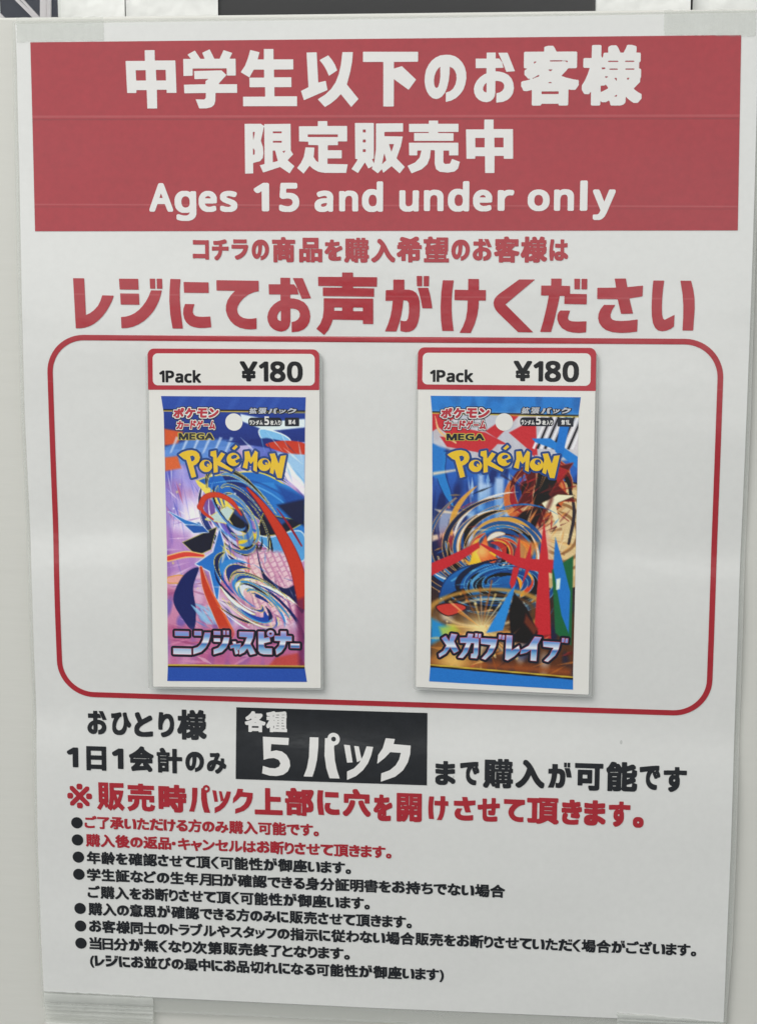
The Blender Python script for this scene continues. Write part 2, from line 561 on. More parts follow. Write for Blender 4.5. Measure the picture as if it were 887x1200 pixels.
def carton(key, depth, label, dent=0.0009, seed=0):
    """a white paper-covered carton with a slightly crumpled face"""
    a, b = SHEET['back'][key]
    lo, hi = W(a, -75, -depth - 70), W(b, 420, -depth)
    bm = bmesh.new()
    bmesh.ops.create_grid(bm, x_segments=14, y_segments=40, size=0.5)
    rnd = random.Random(seed)
    for v in bm.verts:
        edge = abs(v.co.x) > 0.49 or abs(v.co.y) > 0.49
        x, z = lo[0] + (v.co.x + 0.5) * (hi[0] - lo[0]), lo[2] + (v.co.y + 0.5) * (hi[2] - lo[2])
        v.co = (x, depth / 1000.0 + (0 if edge else rnd.uniform(0, dent)), z)
    bedges = [e for e in bm.edges if e.is_boundary]
    ex = bmesh.ops.extrude_edge_only(bm, edges=bedges)
    nv = [g for g in ex['geom'] if isinstance(g, bmesh.types.BMVert)]
    for v in nv:
        v.co.y = (depth + 70) / 1000.0
    bm.faces.new([v for v in sorted(nv, key=lambda v: math.atan2(v.co.z - (lo[2] + hi[2]) / 2, v.co.x - (lo[0] + hi[0]) / 2))])
    bmesh.ops.recalc_face_normals(bm, faces=bm.faces)
    me = bpy.data.meshes.new('white_box')
    bm.to_mesh(me)
    bm.free()
    for p in me.polygons:
        p.use_smooth = True
    me.set_sharp_from_angle(angle=math.radians(40))
    o = link('white_box', me, MAT['carton'])
    o['label'], o['category'], o['group'] = label, 'box', 'white boxes behind the board'
    return o


carton('b1', 45, 'narrow white box behind the board, beside the clear plastic case', seed=1)
carton('b2', 45, 'white box behind the board, left of the dark panel and touching it', seed=2)
carton('b3', 45, 'smooth white box behind the board, just right of the dark panel', 0.0003, seed=3)
carton('b4', 49, 'white box behind the board at the far right corner', 0.0003, seed=4)
a, b = SHEET['back']['dark']
o = box('dark_panel', W(a, -75, -90), W(b, 420, -45.6), MAT['dark_panel'], bevel=0.001)
o['label'], o['category'] = 'dark grey panel behind the board between the white boxes', 'panel'

a, b = SHEET['back']['clear']
case = empty('plastic_case', W((a + b) / 2, -75, -34), 'clear plastic case with navy inside at the top left corner', 'case')
box('inner_card', W(a + 1, -74, -58), W(b - 3.2, 340, -50), MAT['navy'], case, 0.0005)
bm = bmesh.new()
o = box('front_wall', W(a, -75, -35.4), W(b, 420, -34.4), MAT['clear_wall'], case, 0.0003)
for (p, q), w in zip(SHEET['strips'], (0.5, 0.35, 0.5, 1.1, 0.7)):
    d = (Vector(q) - Vector(p)).normalized()
    nrm = Vector((-d.y, d.x)) * w
    pts = [tuple(Vector(p) - nrm), tuple(Vector(q) - nrm), tuple(Vector(q) + nrm), tuple(Vector(p) + nrm)]
    sheet('moulded_edge', [[pts]], MAT['clear_plastic'], lambda x, y: -34.0, 0.6, case, thick=1.2)

LINES = [
('banner', 'head', 'head', 'paper_white_ink', 0.2, 'large white headline', 0.0, [('中', 32.28, 271.85, 46.88, 288.12), ('学', 48.98, 271.82, 64.40, 288.28), ('生', 65.50, 272.43, 81.58, 288.28), ('以', 82.73, 272.15, 99.12, 287.32), ('下', 100.42, 272.27, 115.97, 287.38), ('の', 117.84, 273.48, 129.59, 286.45), ('お', 131.73, 273.25, 143.20, 286.99), ('客', 144.97, 272.43, 161.03, 288.76), ('様', 161.89, 272.40, 178.53, 288.92)]),
('banner', 'head', 'head', 'paper_white_ink', 0.2, 'white second headline', 0.0, [('限', 66.45, 253.50, 80.70, 267.50), ('定', 81.48, 253.52, 96.03, 268.23), ('販', 97.11, 253.62, 112.35, 267.69), ('売', 113.12, 253.64, 127.97, 268.34), ('中', 129.62, 253.77, 143.00, 268.60)]),
('banner', 'latin', 'latin', 'paper_white_ink', 0.2, 'white line in Latin letters', 0.0, [('A', 38.36, 242.63, 45.31, 250.78), ('g', 45.77, 240.02, 52.12, 248.57), ('e', 52.81, 242.59, 58.13, 248.59), ('s', 59.05, 242.61, 64.10, 248.60), ('1', 68.91, 242.81, 73.35, 250.91), ('5', 76.19, 242.67, 82.05, 250.93), ('a', 86.47, 242.70, 91.88, 248.75), ('n', 93.55, 242.89, 99.03, 248.76), ('d', 100.11, 242.75, 106.16, 251.38), ('u', 110.81, 242.87, 116.43, 248.88), ('n', 117.83, 243.05, 123.43, 249.06), ('d', 124.66, 242.91, 130.74, 251.50), ('e', 131.81, 243.01, 137.23, 249.09), ('r', 138.78, 243.20, 143.44, 249.10), ('o', 147.28, 243.15, 153.48, 249.20), ('n', 154.69, 243.25, 160.31, 249.30), ('l', 161.99, 243.27, 164.10, 251.72), ('y', 165.61, 240.71, 171.93, 249.24)]),
('poster', 'head', 'head', 'red_ink', 0.14, 'small red line', 0.0, [('コ', 50.84, 228.93, 55.59, 234.56), ('チ', 56.47, 228.76, 61.35, 234.79), ('ラ', 62.23, 228.99, 67.09, 234.82), ('の', 68.10, 228.83, 73.16, 234.78), ('商', 74.04, 228.27, 80.76, 235.53), ('品', 81.90, 228.32, 88.61, 235.37), ('を', 89.28, 228.82, 94.43, 234.88), ('購', 94.97, 228.33, 102.11, 235.43), ('入', 102.78, 228.44, 109.64, 235.14), ('希', 110.10, 228.48, 117.27, 235.83), ('望', 117.80, 228.53, 125.09, 235.87), ('の', 125.75, 229.03, 131.03, 235.05), ('お', 131.82, 229.06, 137.29, 235.27), ('客', 137.95, 228.58, 145.11, 235.96), ('様', 145.51, 228.62, 152.98, 235.99), ('は', 153.63, 229.19, 158.93, 235.24)]),
('poster', 'call', 'call', 'red_ink', 0.14, 'largest red line', 0.0, [('レ', 15.26, 208.68, 27.26, 223.34), ('ジ', 28.91, 208.84, 41.70, 223.36), ('に', 43.69, 208.91, 55.98, 223.33), ('て', 57.64, 208.84, 70.04, 223.05), ('お', 72.47, 208.14, 85.31, 223.88), ('声', 86.79, 207.43, 104.48, 225.50), ('が', 106.75, 208.50, 120.41, 224.65), ('け', 122.76, 208.43, 135.74, 223.90), ('く', 137.96, 208.78, 149.72, 223.86), ('だ', 151.36, 208.74, 164.52, 224.16), ('さ', 167.39, 208.85, 180.26, 224.34), ('い', 182.81, 209.43, 194.94, 223.81)]),
('poster', 'head', 'head', 'black_ink', 0.14, 'black line above the bullets, left', 0.0, [('お', 15.73, 84.84, 21.79, 92.21), ('ひ', 23.17, 84.88, 29.34, 91.97), ('と', 30.32, 84.56, 36.09, 92.18), ('り', 37.72, 84.64, 42.62, 92.39), ('様', 43.60, 84.09, 52.60, 93.42)]),
('poster', 'head', 'head', 'black_ink', 0.14, 'second black line, left', 0.0, [('1', 9.28, 74.36, 12.80, 80.58), ('日', 15.30, 73.53, 21.52, 81.15), ('1', 23.36, 74.29, 26.86, 80.69), ('会', 28.63, 73.65, 36.20, 81.59), ('計', 37.17, 73.47, 45.04, 81.33), ('の', 46.02, 74.07, 51.77, 80.44), ('み', 52.68, 73.82, 58.62, 80.32)]),
('black_panel', 'head', 'head', 'paper_white_ink', 0.2, 'small white word', 0.0, [('各', 64.40, 87.12, 70.67, 93.55), ('種', 70.90, 87.25, 77.24, 93.75)]),
('black_panel', 'head', 'head', 'paper_white_ink', 0.2, 'large white number and word', 0.0, [('5', 69.60, 73.68, 78.22, 85.76), ('パ', 82.31, 73.56, 93.28, 87.64), ('ッ', 94.53, 73.21, 103.36, 84.09), ('ク', 104.62, 72.99, 114.67, 86.44)]),
('poster', 'head', 'head', 'black_ink', 0.14, 'black line right of the black panel', 0.0, [('ま', 122.16, 72.58, 128.18, 80.00), ('で', 129.57, 72.82, 135.30, 80.04), ('購', 136.50, 72.15, 145.43, 81.18), ('入', 146.17, 72.48, 154.80, 81.11), ('が', 155.82, 72.78, 162.86, 80.63), ('可', 163.79, 72.31, 172.18, 80.63), ('能', 173.09, 72.35, 182.27, 81.33), ('で', 182.91, 73.11, 188.99, 80.55), ('す', 190.00, 72.70, 196.78, 80.32)]),
('poster', 'warn', 'warn', 'red_ink', 0.14, 'red warning line', 0.0, [('※', 9.12, 61.33, 16.83, 69.22), ('販', 18.30, 60.91, 27.05, 69.88), ('売', 27.78, 60.92, 36.49, 69.87), ('時', 37.53, 61.05, 46.22, 69.88), ('パ', 46.95, 61.35, 53.53, 70.16), ('ッ', 54.24, 61.27, 59.97, 68.58), ('ク', 60.49, 61.29, 66.72, 69.33), ('上', 67.24, 61.36, 75.84, 69.82), ('部', 76.56, 61.37, 85.33, 70.14), ('に', 86.36, 61.90, 93.26, 69.70), ('穴', 94.21, 61.80, 102.66, 70.44), ('を', 103.58, 60.63, 109.23, 68.99), ('開', 110.55, 60.65, 118.16, 69.67), ('け', 120.09, 61.55, 126.14, 69.12), ('さ', 127.81, 61.64, 134.30, 69.10), ('せ', 134.95, 61.61, 141.62, 69.06), ('て', 142.82, 61.79, 149.09, 68.85), ('頂', 149.74, 61.42, 159.22, 69.62), ('き', 160.05, 61.54, 166.10, 69.34), ('ま', 166.75, 61.49, 173.15, 69.39), ('す', 174.07, 61.38, 180.46, 69.26), ('。', 181.25, 61.29, 184.44, 64.65)]),
('poster', 'body', 'body', 'red_ink', 0.14, 'red line of small print', 0.0, [('ご', 14.28, 55.09, 18.15, 59.09), ('了', 18.30, 54.91, 22.07, 58.76), ('承', 22.22, 54.96, 26.57, 58.91), ('い', 26.72, 55.21, 30.49, 58.48), ('た', 30.65, 55.10, 34.47, 58.88), ('だ', 34.62, 55.05, 38.77, 58.84), ('け', 38.92, 55.01, 42.73, 58.83), ('る', 42.88, 55.08, 46.42, 58.73), ('方', 46.58, 54.91, 50.76, 59.11), ('の', 50.91, 55.13, 54.79, 58.57), ('み', 54.94, 55.01, 59.07, 58.71), ('購', 59.22, 54.92, 63.59, 59.09), ('入', 63.75, 54.96, 68.08, 59.01), ('可', 68.23, 54.94, 72.43, 58.79), ('能', 72.58, 54.94, 76.83, 59.10), ('で', 76.99, 55.12, 81.00, 58.60), ('す', 81.15, 55.05, 85.09, 58.90), ('。', 85.25, 55.02, 86.86, 56.58)]),
('poster', 'body', 'body', 'red_ink', 0.14, 'red line of small print', 0.0, [('購', 14.52, 49.08, 19.00, 53.24), ('入', 19.16, 49.09, 23.59, 53.14), ('後', 23.75, 49.03, 28.26, 53.21), ('の', 28.41, 49.23, 32.38, 52.66), ('返', 32.54, 49.07, 36.99, 53.11), ('品', 37.15, 48.98, 41.22, 52.97), ('・', 41.38, 50.48, 42.61, 51.64), ('キ', 43.31, 49.11, 47.15, 52.93), ('ャ', 47.30, 48.90, 50.79, 52.14), ('ン', 50.94, 49.19, 54.74, 52.63), ('セ', 54.90, 49.17, 58.90, 52.79), ('ル', 59.05, 49.13, 63.32, 52.68), ('は', 63.48, 49.06, 67.51, 52.74), ('お', 67.67, 49.06, 71.76, 52.84), ('断', 71.92, 48.82, 76.14, 53.01), ('り', 76.30, 48.95, 79.19, 52.78), ('さ', 79.35, 48.97, 82.81, 52.80), ('せ', 82.96, 49.06, 87.19, 52.66), ('て', 87.35, 48.98, 91.23, 52.47), ('頂', 91.39, 48.75, 95.90, 52.73), ('き', 96.05, 48.87, 99.49, 52.72), ('ま', 99.65, 48.86, 103.00, 52.70), ('す', 103.15, 48.81, 107.19, 52.66), ('。', 107.35, 48.77, 109.00, 50.33)]),
('poster', 'body', 'body', 'black_ink', 0.14, 'black line of small print', 0.0, [('年', 14.67, 43.41, 19.01, 47.59), ('齢', 19.17, 43.42, 23.60, 47.58), ('を', 23.75, 43.53, 27.55, 47.37), ('確', 27.70, 43.38, 32.13, 47.54), ('認', 32.29, 43.40, 36.72, 47.55), ('さ', 36.88, 43.51, 40.31, 47.34), ('せ', 40.47, 43.60, 44.67, 47.21), ('て', 44.83, 43.53, 48.68, 47.02), ('頂', 48.84, 43.31, 53.32, 47.29), ('く', 53.48, 43.37, 56.08, 47.32), ('可', 56.24, 43.30, 60.51, 47.15), ('能', 60.67, 43.28, 64.99, 47.45), ('性', 65.15, 43.27, 69.54, 47.44), ('が', 69.70, 43.44, 74.04, 47.44), ('御', 74.20, 43.24, 78.61, 47.40), ('座', 78.77, 43.24, 83.20, 47.42), ('い', 83.36, 43.52, 87.19, 46.78), ('ま', 87.35, 43.35, 90.68, 47.18), ('す', 90.83, 43.30, 94.84, 47.15), ('。', 95.00, 43.27, 96.65, 44.82)]),
('poster', 'body', 'body', 'black_ink', 0.14, 'black line of small print', 0.0, [('学', 14.57, 37.86, 18.86, 42.06), ('生', 19.02, 37.97, 23.36, 42.01), ('証', 23.52, 37.83, 28.00, 42.00), ('な', 28.16, 37.94, 32.23, 41.82), ('ど', 32.39, 37.97, 36.27, 41.86), ('の', 36.43, 38.00, 40.42, 41.43), ('生', 40.58, 37.91, 44.92, 41.95), ('年', 45.08, 37.77, 49.47, 41.95), ('月', 49.63, 37.75, 53.49, 41.70), ('日', 53.65, 37.79, 56.91, 41.62), ('が', 57.07, 37.92, 61.46, 41.92), ('確', 61.62, 37.73, 66.11, 41.89), ('認', 66.27, 37.75, 70.75, 41.89), ('で', 70.91, 37.88, 75.04, 41.36), ('き', 75.19, 37.82, 78.65, 41.67), ('る', 78.81, 37.83, 82.46, 41.48), ('身', 82.62, 37.63, 86.96, 41.84), ('分', 87.12, 37.64, 91.54, 41.73), ('証', 91.70, 37.64, 96.18, 41.81), ('明', 96.34, 37.59, 100.47, 41.61), ('書', 100.62, 37.60, 104.93, 41.78), ('を', 105.09, 37.75, 108.92, 41.58), ('お', 109.08, 37.79, 113.19, 41.58), ('持', 113.35, 37.58, 117.85, 41.74), ('ち', 118.01, 37.74, 121.64, 41.50), ('で', 121.80, 37.73, 125.93, 41.22), ('な', 126.09, 37.66, 130.16, 41.55), ('い', 130.32, 37.83, 134.21, 41.10), ('場', 134.36, 37.50, 138.84, 41.65), ('合', 139.00, 37.51, 143.49, 41.68)]),
('poster', 'body', 'body', 'black_ink', 0.14, 'black line of small print', 0.0, [('ご', 14.61, 32.41, 18.51, 36.41), ('購', 18.67, 32.20, 23.08, 36.37), ('入', 23.23, 32.22, 27.60, 36.27), ('を', 27.75, 32.33, 31.51, 36.17), ('お', 31.66, 32.38, 35.69, 36.16), ('断', 35.85, 32.15, 40.01, 36.33), ('り', 40.16, 32.28, 43.01, 36.11), ('さ', 43.17, 32.30, 46.57, 36.14), ('せ', 46.72, 32.40, 50.89, 36.00), ('て', 51.04, 32.33, 54.86, 35.81), ('頂', 55.02, 32.10, 59.46, 36.08), ('く', 59.61, 32.16, 62.19, 36.11), ('可', 62.34, 32.09, 66.58, 35.95), ('能', 66.73, 32.08, 71.02, 36.24), ('性', 71.17, 32.06, 75.53, 36.23), ('が', 75.68, 32.24, 79.99, 36.24), ('御', 80.14, 32.03, 84.51, 36.20), ('座', 84.67, 32.03, 89.06, 36.22), ('い', 89.22, 32.31, 93.02, 35.58), ('ま', 93.17, 32.14, 96.47, 35.98), ('す', 96.62, 32.10, 100.60, 35.95), ('。', 100.75, 32.06, 102.38, 33.62)]),
('poster', 'body', 'body', 'black_ink', 0.14, 'black line of small print', 0.0, [('購', 14.71, 26.68, 19.07, 30.85), ('入', 19.22, 26.70, 23.54, 30.75), ('の', 23.69, 26.87, 27.55, 30.31), ('意', 27.71, 26.69, 31.81, 30.86), ('思', 31.96, 26.73, 36.19, 30.62), ('が', 36.34, 26.82, 40.59, 30.82), ('確', 40.75, 26.63, 45.09, 30.79), ('認', 45.24, 26.65, 49.59, 30.80), ('で', 49.74, 26.78, 53.74, 30.27), ('き', 53.89, 26.73, 57.24, 30.58), ('る', 57.39, 26.74, 60.93, 30.39), ('方', 61.08, 26.57, 65.25, 30.77), ('の', 65.41, 26.77, 69.27, 30.21), ('み', 69.42, 26.64, 73.54, 30.34), ('に', 73.69, 26.75, 77.37, 30.38), ('販', 77.52, 26.52, 81.86, 30.67), ('売', 82.01, 26.52, 86.22, 30.68), ('さ', 86.38, 26.68, 89.74, 30.51), ('せ', 89.90, 26.77, 94.02, 30.37), ('て', 94.17, 26.70, 97.95, 30.19), ('頂', 98.10, 26.48, 102.49, 30.46), ('き', 102.65, 26.61, 105.99, 30.46), ('ま', 106.15, 26.61, 109.41, 30.45), ('す', 109.56, 26.57, 113.49, 30.42), ('。', 113.65, 26.53, 115.26, 28.09)]),
('poster', 'body', 'body', 'black_ink', 0.14, 'black line of small print', 0.0, [('お', 14.72, 21.23, 18.69, 25.01), ('客', 18.85, 21.03, 23.18, 25.23), ('様', 23.33, 21.02, 27.73, 25.20), ('同', 27.89, 21.02, 31.77, 24.97), ('士', 31.93, 21.27, 36.12, 25.19), ('の', 36.27, 21.25, 40.13, 24.68), ('ト', 40.28, 21.25, 42.81, 24.92), ('ラ', 42.97, 21.21, 46.46, 24.81), ('ブ', 46.61, 21.24, 50.53, 25.29), ('ル', 50.69, 21.29, 54.83, 24.84), ('や', 54.98, 21.17, 58.99, 25.07), ('ス', 59.14, 21.29, 62.91, 24.67), ('タ', 63.06, 21.21, 66.74, 25.11), ('ッ', 66.89, 21.08, 70.08, 24.10), ('フ', 70.23, 21.31, 73.64, 24.66), ('の', 73.79, 21.28, 77.64, 24.71), ('指', 77.79, 21.07, 82.11, 25.24), ('示', 82.26, 21.08, 86.50, 24.93), ('に', 86.66, 21.28, 90.32, 24.91), ('従', 90.47, 21.07, 94.89, 25.25), ('わ', 95.04, 21.26, 99.13, 25.07), ('な', 99.29, 21.21, 103.22, 25.10), ('い', 103.38, 21.39, 107.13, 24.66), ('場', 107.28, 21.08, 111.61, 25.23), ('合', 111.76, 21.11, 116.09, 25.27), ('販', 116.25, 21.09, 120.57, 25.24), ('売', 120.72, 21.10, 124.92, 25.27), ('を', 125.08, 21.26, 128.78, 25.09), ('お', 128.94, 21.32, 132.91, 25.10), ('断', 133.06, 21.10, 137.17, 25.29), ('り', 137.33, 21.25, 140.13, 25.08), ('さ', 140.29, 21.28, 143.64, 25.12), ('せ', 143.80, 21.39, 147.91, 24.99), ('て', 148.06, 21.34, 151.82, 24.82), ('い', 151.98, 21.43, 155.73, 24.70), ('た', 155.88, 21.32, 159.68, 25.11), ('だ', 159.84, 21.27, 163.96, 25.06), ('く', 164.11, 21.20, 166.66, 25.15), ('場', 166.81, 21.13, 171.14, 25.28), ('合', 171.29, 21.15, 175.62, 25.32), ('が', 175.78, 21.34, 180.02, 25.34), ('ご', 180.17, 21.34, 184.02, 25.34), ('ざ', 184.18, 21.29, 188.04, 25.42), ('い', 188.20, 21.46, 191.95, 24.73), ('ま', 192.10, 21.31, 195.35, 25.14), ('す', 195.51, 21.27, 199.43, 25.13), ('。', 199.58, 21.25, 201.19, 22.81)]),
('poster', 'body', 'body', 'black_ink', 0.14, 'black line of small print', 0.0, [('当', 14.73, 15.38, 18.65, 19.55), ('日', 18.82, 15.44, 22.22, 19.27), ('分', 22.39, 15.38, 27.00, 19.48), ('が', 27.17, 15.58, 31.75, 19.59), ('無', 31.92, 15.39, 36.54, 19.57), ('く', 36.70, 15.46, 39.45, 19.41), ('な', 39.62, 15.52, 43.87, 19.41), ('り', 44.03, 15.53, 47.06, 19.36), ('次', 47.23, 15.39, 51.84, 19.57), ('第', 52.00, 15.40, 56.54, 19.60), ('販', 56.71, 15.39, 61.38, 19.54), ('売', 61.54, 15.40, 66.08, 19.57), ('終', 66.25, 15.39, 70.92, 19.58), ('了', 71.08, 15.41, 75.13, 19.26), ('と', 75.30, 15.63, 78.61, 19.32), ('な', 78.78, 15.54, 83.03, 19.42), ('り', 83.19, 15.54, 86.22, 19.38), ('ま', 86.39, 15.56, 89.90, 19.40), ('す', 90.07, 15.53, 94.30, 19.38), ('。', 94.47, 15.50, 96.21, 17.06)]),
('poster', 'body', 'body', 'black_ink', 0.14, 'black line of small print', 0.0, [('(', 14.77, 9.34, 16.08, 13.38), ('レ', 16.24, 9.95, 19.53, 13.45), ('ジ', 19.68, 9.88, 23.70, 13.66), ('に', 23.85, 9.89, 27.54, 13.53), ('お', 27.70, 9.90, 31.69, 13.69), ('並', 31.85, 9.89, 36.05, 13.87), ('び', 36.21, 9.77, 40.38, 13.78), ('の', 40.53, 9.92, 44.41, 13.36), ('最', 44.56, 9.72, 48.86, 13.75), ('中', 49.02, 9.72, 52.84, 13.89), ('に', 53.00, 9.93, 56.69, 13.56), ('お', 56.84, 9.93, 60.84, 13.72), ('品', 60.99, 9.73, 64.97, 13.72), ('切', 65.13, 9.74, 69.42, 13.74), ('れ', 69.58, 9.92, 73.89, 13.72), ('に', 74.05, 9.95, 77.74, 13.59), ('な', 77.89, 9.88, 81.85, 13.76), ('る', 82.01, 9.92, 85.56, 13.57), ('可', 85.71, 9.77, 89.92, 13.62), ('能', 90.07, 9.77, 94.33, 13.94), ('性', 94.48, 9.78, 98.81, 13.95), ('が', 98.97, 9.97, 103.24, 13.97), ('御', 103.39, 9.78, 107.74, 13.95), ('座', 107.89, 9.80, 112.25, 13.99), ('い', 112.41, 10.10, 116.18, 13.37), ('ま', 116.34, 9.94, 119.61, 13.78), ('す', 119.77, 9.91, 123.71, 13.77), (')', 123.87, 9.46, 125.17, 13.51)]),
('left label', 'latin', 'latin', 'card_black_ink', 0.18, 'black quantity text', 0.0, [('1', 40.56, 193.20, 42.15, 196.71), ('P', 42.42, 193.20, 44.98, 196.72), ('a', 45.25, 193.15, 47.69, 195.94), ('c', 47.97, 193.15, 50.19, 195.94), ('k', 50.47, 193.20, 52.93, 196.94)]),
('left label', 'latin', 'latin', 'card_black_ink', 0.18, 'black price', 0.0, [('¥', 64.43, 193.78, 69.64, 199.68), ('1', 70.07, 193.77, 72.83, 199.68), ('8', 73.26, 193.69, 77.85, 199.78), ('0', 78.29, 193.69, 82.91, 199.78)]),
('left picture', 'logo_rim', 'logo', 'logo_blue_ink', 0.16, 'blue outline of the logo', 0.0, [('P', 45.96, 164.99, 52.31, 173.30), ('o', 52.09, 166.84, 55.88, 170.46), ('K', 55.38, 166.62, 62.10, 173.32), ('é', 60.23, 168.74, 64.19, 175.09), ('M', 64.94, 167.10, 69.49, 173.46), ('O', 69.40, 167.43, 73.34, 171.21), ('N', 73.00, 165.35, 77.88, 172.73)]),
('left picture', 'logo', 'logo', 'logo_yellow_ink', 0.22, 'yellow logo lettering', 0.0, [('P', 45.96, 164.99, 52.31, 173.30), ('o', 52.09, 166.84, 55.88, 170.46), ('K', 55.38, 166.62, 62.10, 173.32), ('é', 60.23, 168.74, 64.19, 175.09), ('M', 64.94, 167.10, 69.49, 173.46), ('O', 69.40, 167.43, 73.34, 171.21), ('N', 73.00, 165.35, 77.88, 172.73)]),
('left picture', 'title_back', 'title', 'title_black_ink', 0.16, 'black outline of the title', 0.0, [('ニ', 43.31, 111.31, 48.73, 118.38), ('ン', 49.41, 111.43, 54.62, 118.53), ('ジ', 55.59, 111.58, 60.31, 118.88), ('ャ', 60.58, 111.75, 63.76, 115.66), ('ス', 63.29, 111.74, 68.19, 118.68), ('ピ', 69.16, 112.00, 73.86, 119.32), ('ナ', 74.05, 111.94, 79.12, 119.15), ('ー', 78.83, 114.18, 81.50, 115.45)]),
('left picture', 'title_rim', 'title', 'title_rim_ink', 0.19, 'pale rim of the title', 0.0, [('ニ', 43.31, 111.31, 48.73, 118.38), ('ン', 49.41, 111.43, 54.62, 118.53), ('ジ', 55.59, 111.58, 60.31, 118.88), ('ャ', 60.58, 111.75, 63.76, 115.66), ('ス', 63.29, 111.74, 68.19, 118.68), ('ピ', 69.16, 112.00, 73.86, 119.32), ('ナ', 74.05, 111.94, 79.12, 119.15), ('ー', 78.83, 114.18, 81.50, 115.45)]),
('left picture', 'title', 'title', 'title_chrome_ink', 0.22, 'blue and white title', 0.0, [('ニ', 43.31, 111.31, 48.73, 118.38), ('ン', 49.41, 111.43, 54.62, 118.53), ('ジ', 55.59, 111.58, 60.31, 118.88), ('ャ', 60.58, 111.75, 63.76, 115.66), ('ス', 63.29, 111.74, 68.19, 118.68), ('ピ', 69.16, 112.00, 73.86, 119.32), ('ナ', 74.05, 111.94, 79.12, 119.15), ('ー', 78.83, 114.18, 81.50, 115.45)]),
('left picture', 'small_back', 'small', 'title_black_ink', 0.14, 'dark outline', 0.12, [('ポ', 44.57, 182.74, 47.67, 185.76), ('ケ', 48.08, 182.78, 51.07, 185.80), ('モ', 51.59, 182.94, 54.68, 185.75), ('ン', 55.09, 182.98, 57.98, 185.79), ('カ', 45.44, 179.40, 47.40, 181.97), ('ー', 47.61, 180.46, 49.16, 180.97), ('ド', 49.57, 179.56, 51.23, 182.13), ('ゲ', 51.43, 179.59, 53.29, 182.16), ('ー', 53.49, 180.54, 54.94, 181.06), ('ム', 55.15, 179.54, 57.00, 182.11)]),
('left picture', 'small_rim', 'small', 'paper_white_ink', 0.17, 'white outline', 0.12, [('ポ', 44.57, 182.74, 47.67, 185.76), ('ケ', 48.08, 182.78, 51.07, 185.80), ('モ', 51.59, 182.94, 54.68, 185.75), ('ン', 55.09, 182.98, 57.98, 185.79), ('カ', 45.44, 179.40, 47.40, 181.97), ('ー', 47.61, 180.46, 49.16, 180.97), ('ド', 49.57, 179.56, 51.23, 182.13), ('ゲ', 51.43, 179.59, 53.29, 182.16), ('ー', 53.49, 180.54, 54.94, 181.06), ('ム', 55.15, 179.54, 57.00, 182.11)]),
('left picture', 'small', 'small', 'card_red_ink', 0.2, 'red lettering', 0.12, [('ポ', 44.57, 182.74, 47.67, 185.76), ('ケ', 48.08, 182.78, 51.07, 185.80), ('モ', 51.59, 182.94, 54.68, 185.75), ('ン', 55.09, 182.98, 57.98, 185.79), ('カ', 45.44, 179.40, 47.40, 181.97), ('ー', 47.61, 180.46, 49.16, 180.97), ('ド', 49.57, 179.56, 51.23, 182.13), ('ゲ', 51.43, 179.59, 53.29, 182.16), ('ー', 53.49, 180.54, 54.94, 181.06), ('ム', 55.15, 179.54, 57.00, 182.11)]),
('left picture', 'caps_rim', 'caps', 'mega_yellow_ink', 0.165, 'yellow outline', 0.0, [('M', 46.00, 176.34, 48.90, 178.29), ('E', 49.21, 176.38, 50.97, 178.33), ('G', 51.27, 176.41, 53.65, 178.37), ('A', 53.86, 176.45, 56.44, 178.41)]),
('left picture', 'caps', 'caps', 'title_black_ink', 0.205, 'black capitals', 0.0, [('M', 46.00, 176.34, 48.90, 178.29), ('E', 49.21, 176.38, 50.97, 178.33), ('G', 51.27, 176.41, 53.65, 178.37), ('A', 53.86, 176.45, 56.44, 178.41)]),
('left picture', 'small_rim', 'body', 'title_black_ink', 0.16, 'dark outline', 0.2, [('拡', 67.13, 184.32, 69.38, 186.05), ('張', 69.89, 184.36, 72.15, 186.09), ('パ', 72.76, 184.40, 75.32, 186.03), ('ッ', 75.83, 184.44, 77.87, 185.66), ('ク', 78.39, 184.48, 80.94, 186.10)]),
('left picture', 'body', 'body', 'silver_ink', 0.2, 'silver lettering', 0.2, [('拡', 67.13, 184.32, 69.38, 186.05), ('張', 69.89, 184.36, 72.15, 186.09), ('パ', 72.76, 184.40, 75.32, 186.03), ('ッ', 75.83, 184.44, 77.87, 185.66), ('ク', 78.39, 184.48, 80.94, 186.10)]),
('left picture', 'body', 'body', 'paper_white_ink', 0.2, 'tiny white lettering', 0.0, [('ラ', 67.12, 181.06, 67.92, 182.39), ('ン', 68.09, 181.08, 68.89, 182.40), ('ダ', 69.06, 181.09, 69.95, 182.41), ('ム', 70.13, 181.11, 71.01, 182.43), ('5', 71.55, 181.04, 72.96, 183.60), ('枚', 73.31, 181.06, 74.28, 182.47), ('入', 74.46, 181.08, 75.43, 182.49), ('り', 75.61, 181.10, 76.40, 182.51), ('第', 78.61, 181.32, 79.58, 182.72), ('4', 79.75, 181.33, 80.72, 182.74)]),
('right label', 'latin', 'latin', 'card_black_ink', 0.18, 'black quantity text', 0.0, [('1', 119.95, 194.31, 121.54, 197.79), ('P', 121.82, 194.31, 124.39, 197.79), ('a', 124.67, 194.26, 127.12, 197.03), ('c', 127.40, 194.26, 129.64, 197.03), ('k', 129.92, 194.31, 132.39, 198.02)]),
('right label', 'latin', 'latin', 'card_black_ink', 0.18, 'black price', 0.0, [('¥', 144.00, 194.78, 149.25, 200.68), ('1', 149.69, 194.77, 152.47, 200.67), ('8', 152.91, 194.69, 157.54, 200.78), ('0', 157.98, 194.70, 162.65, 200.78)]),
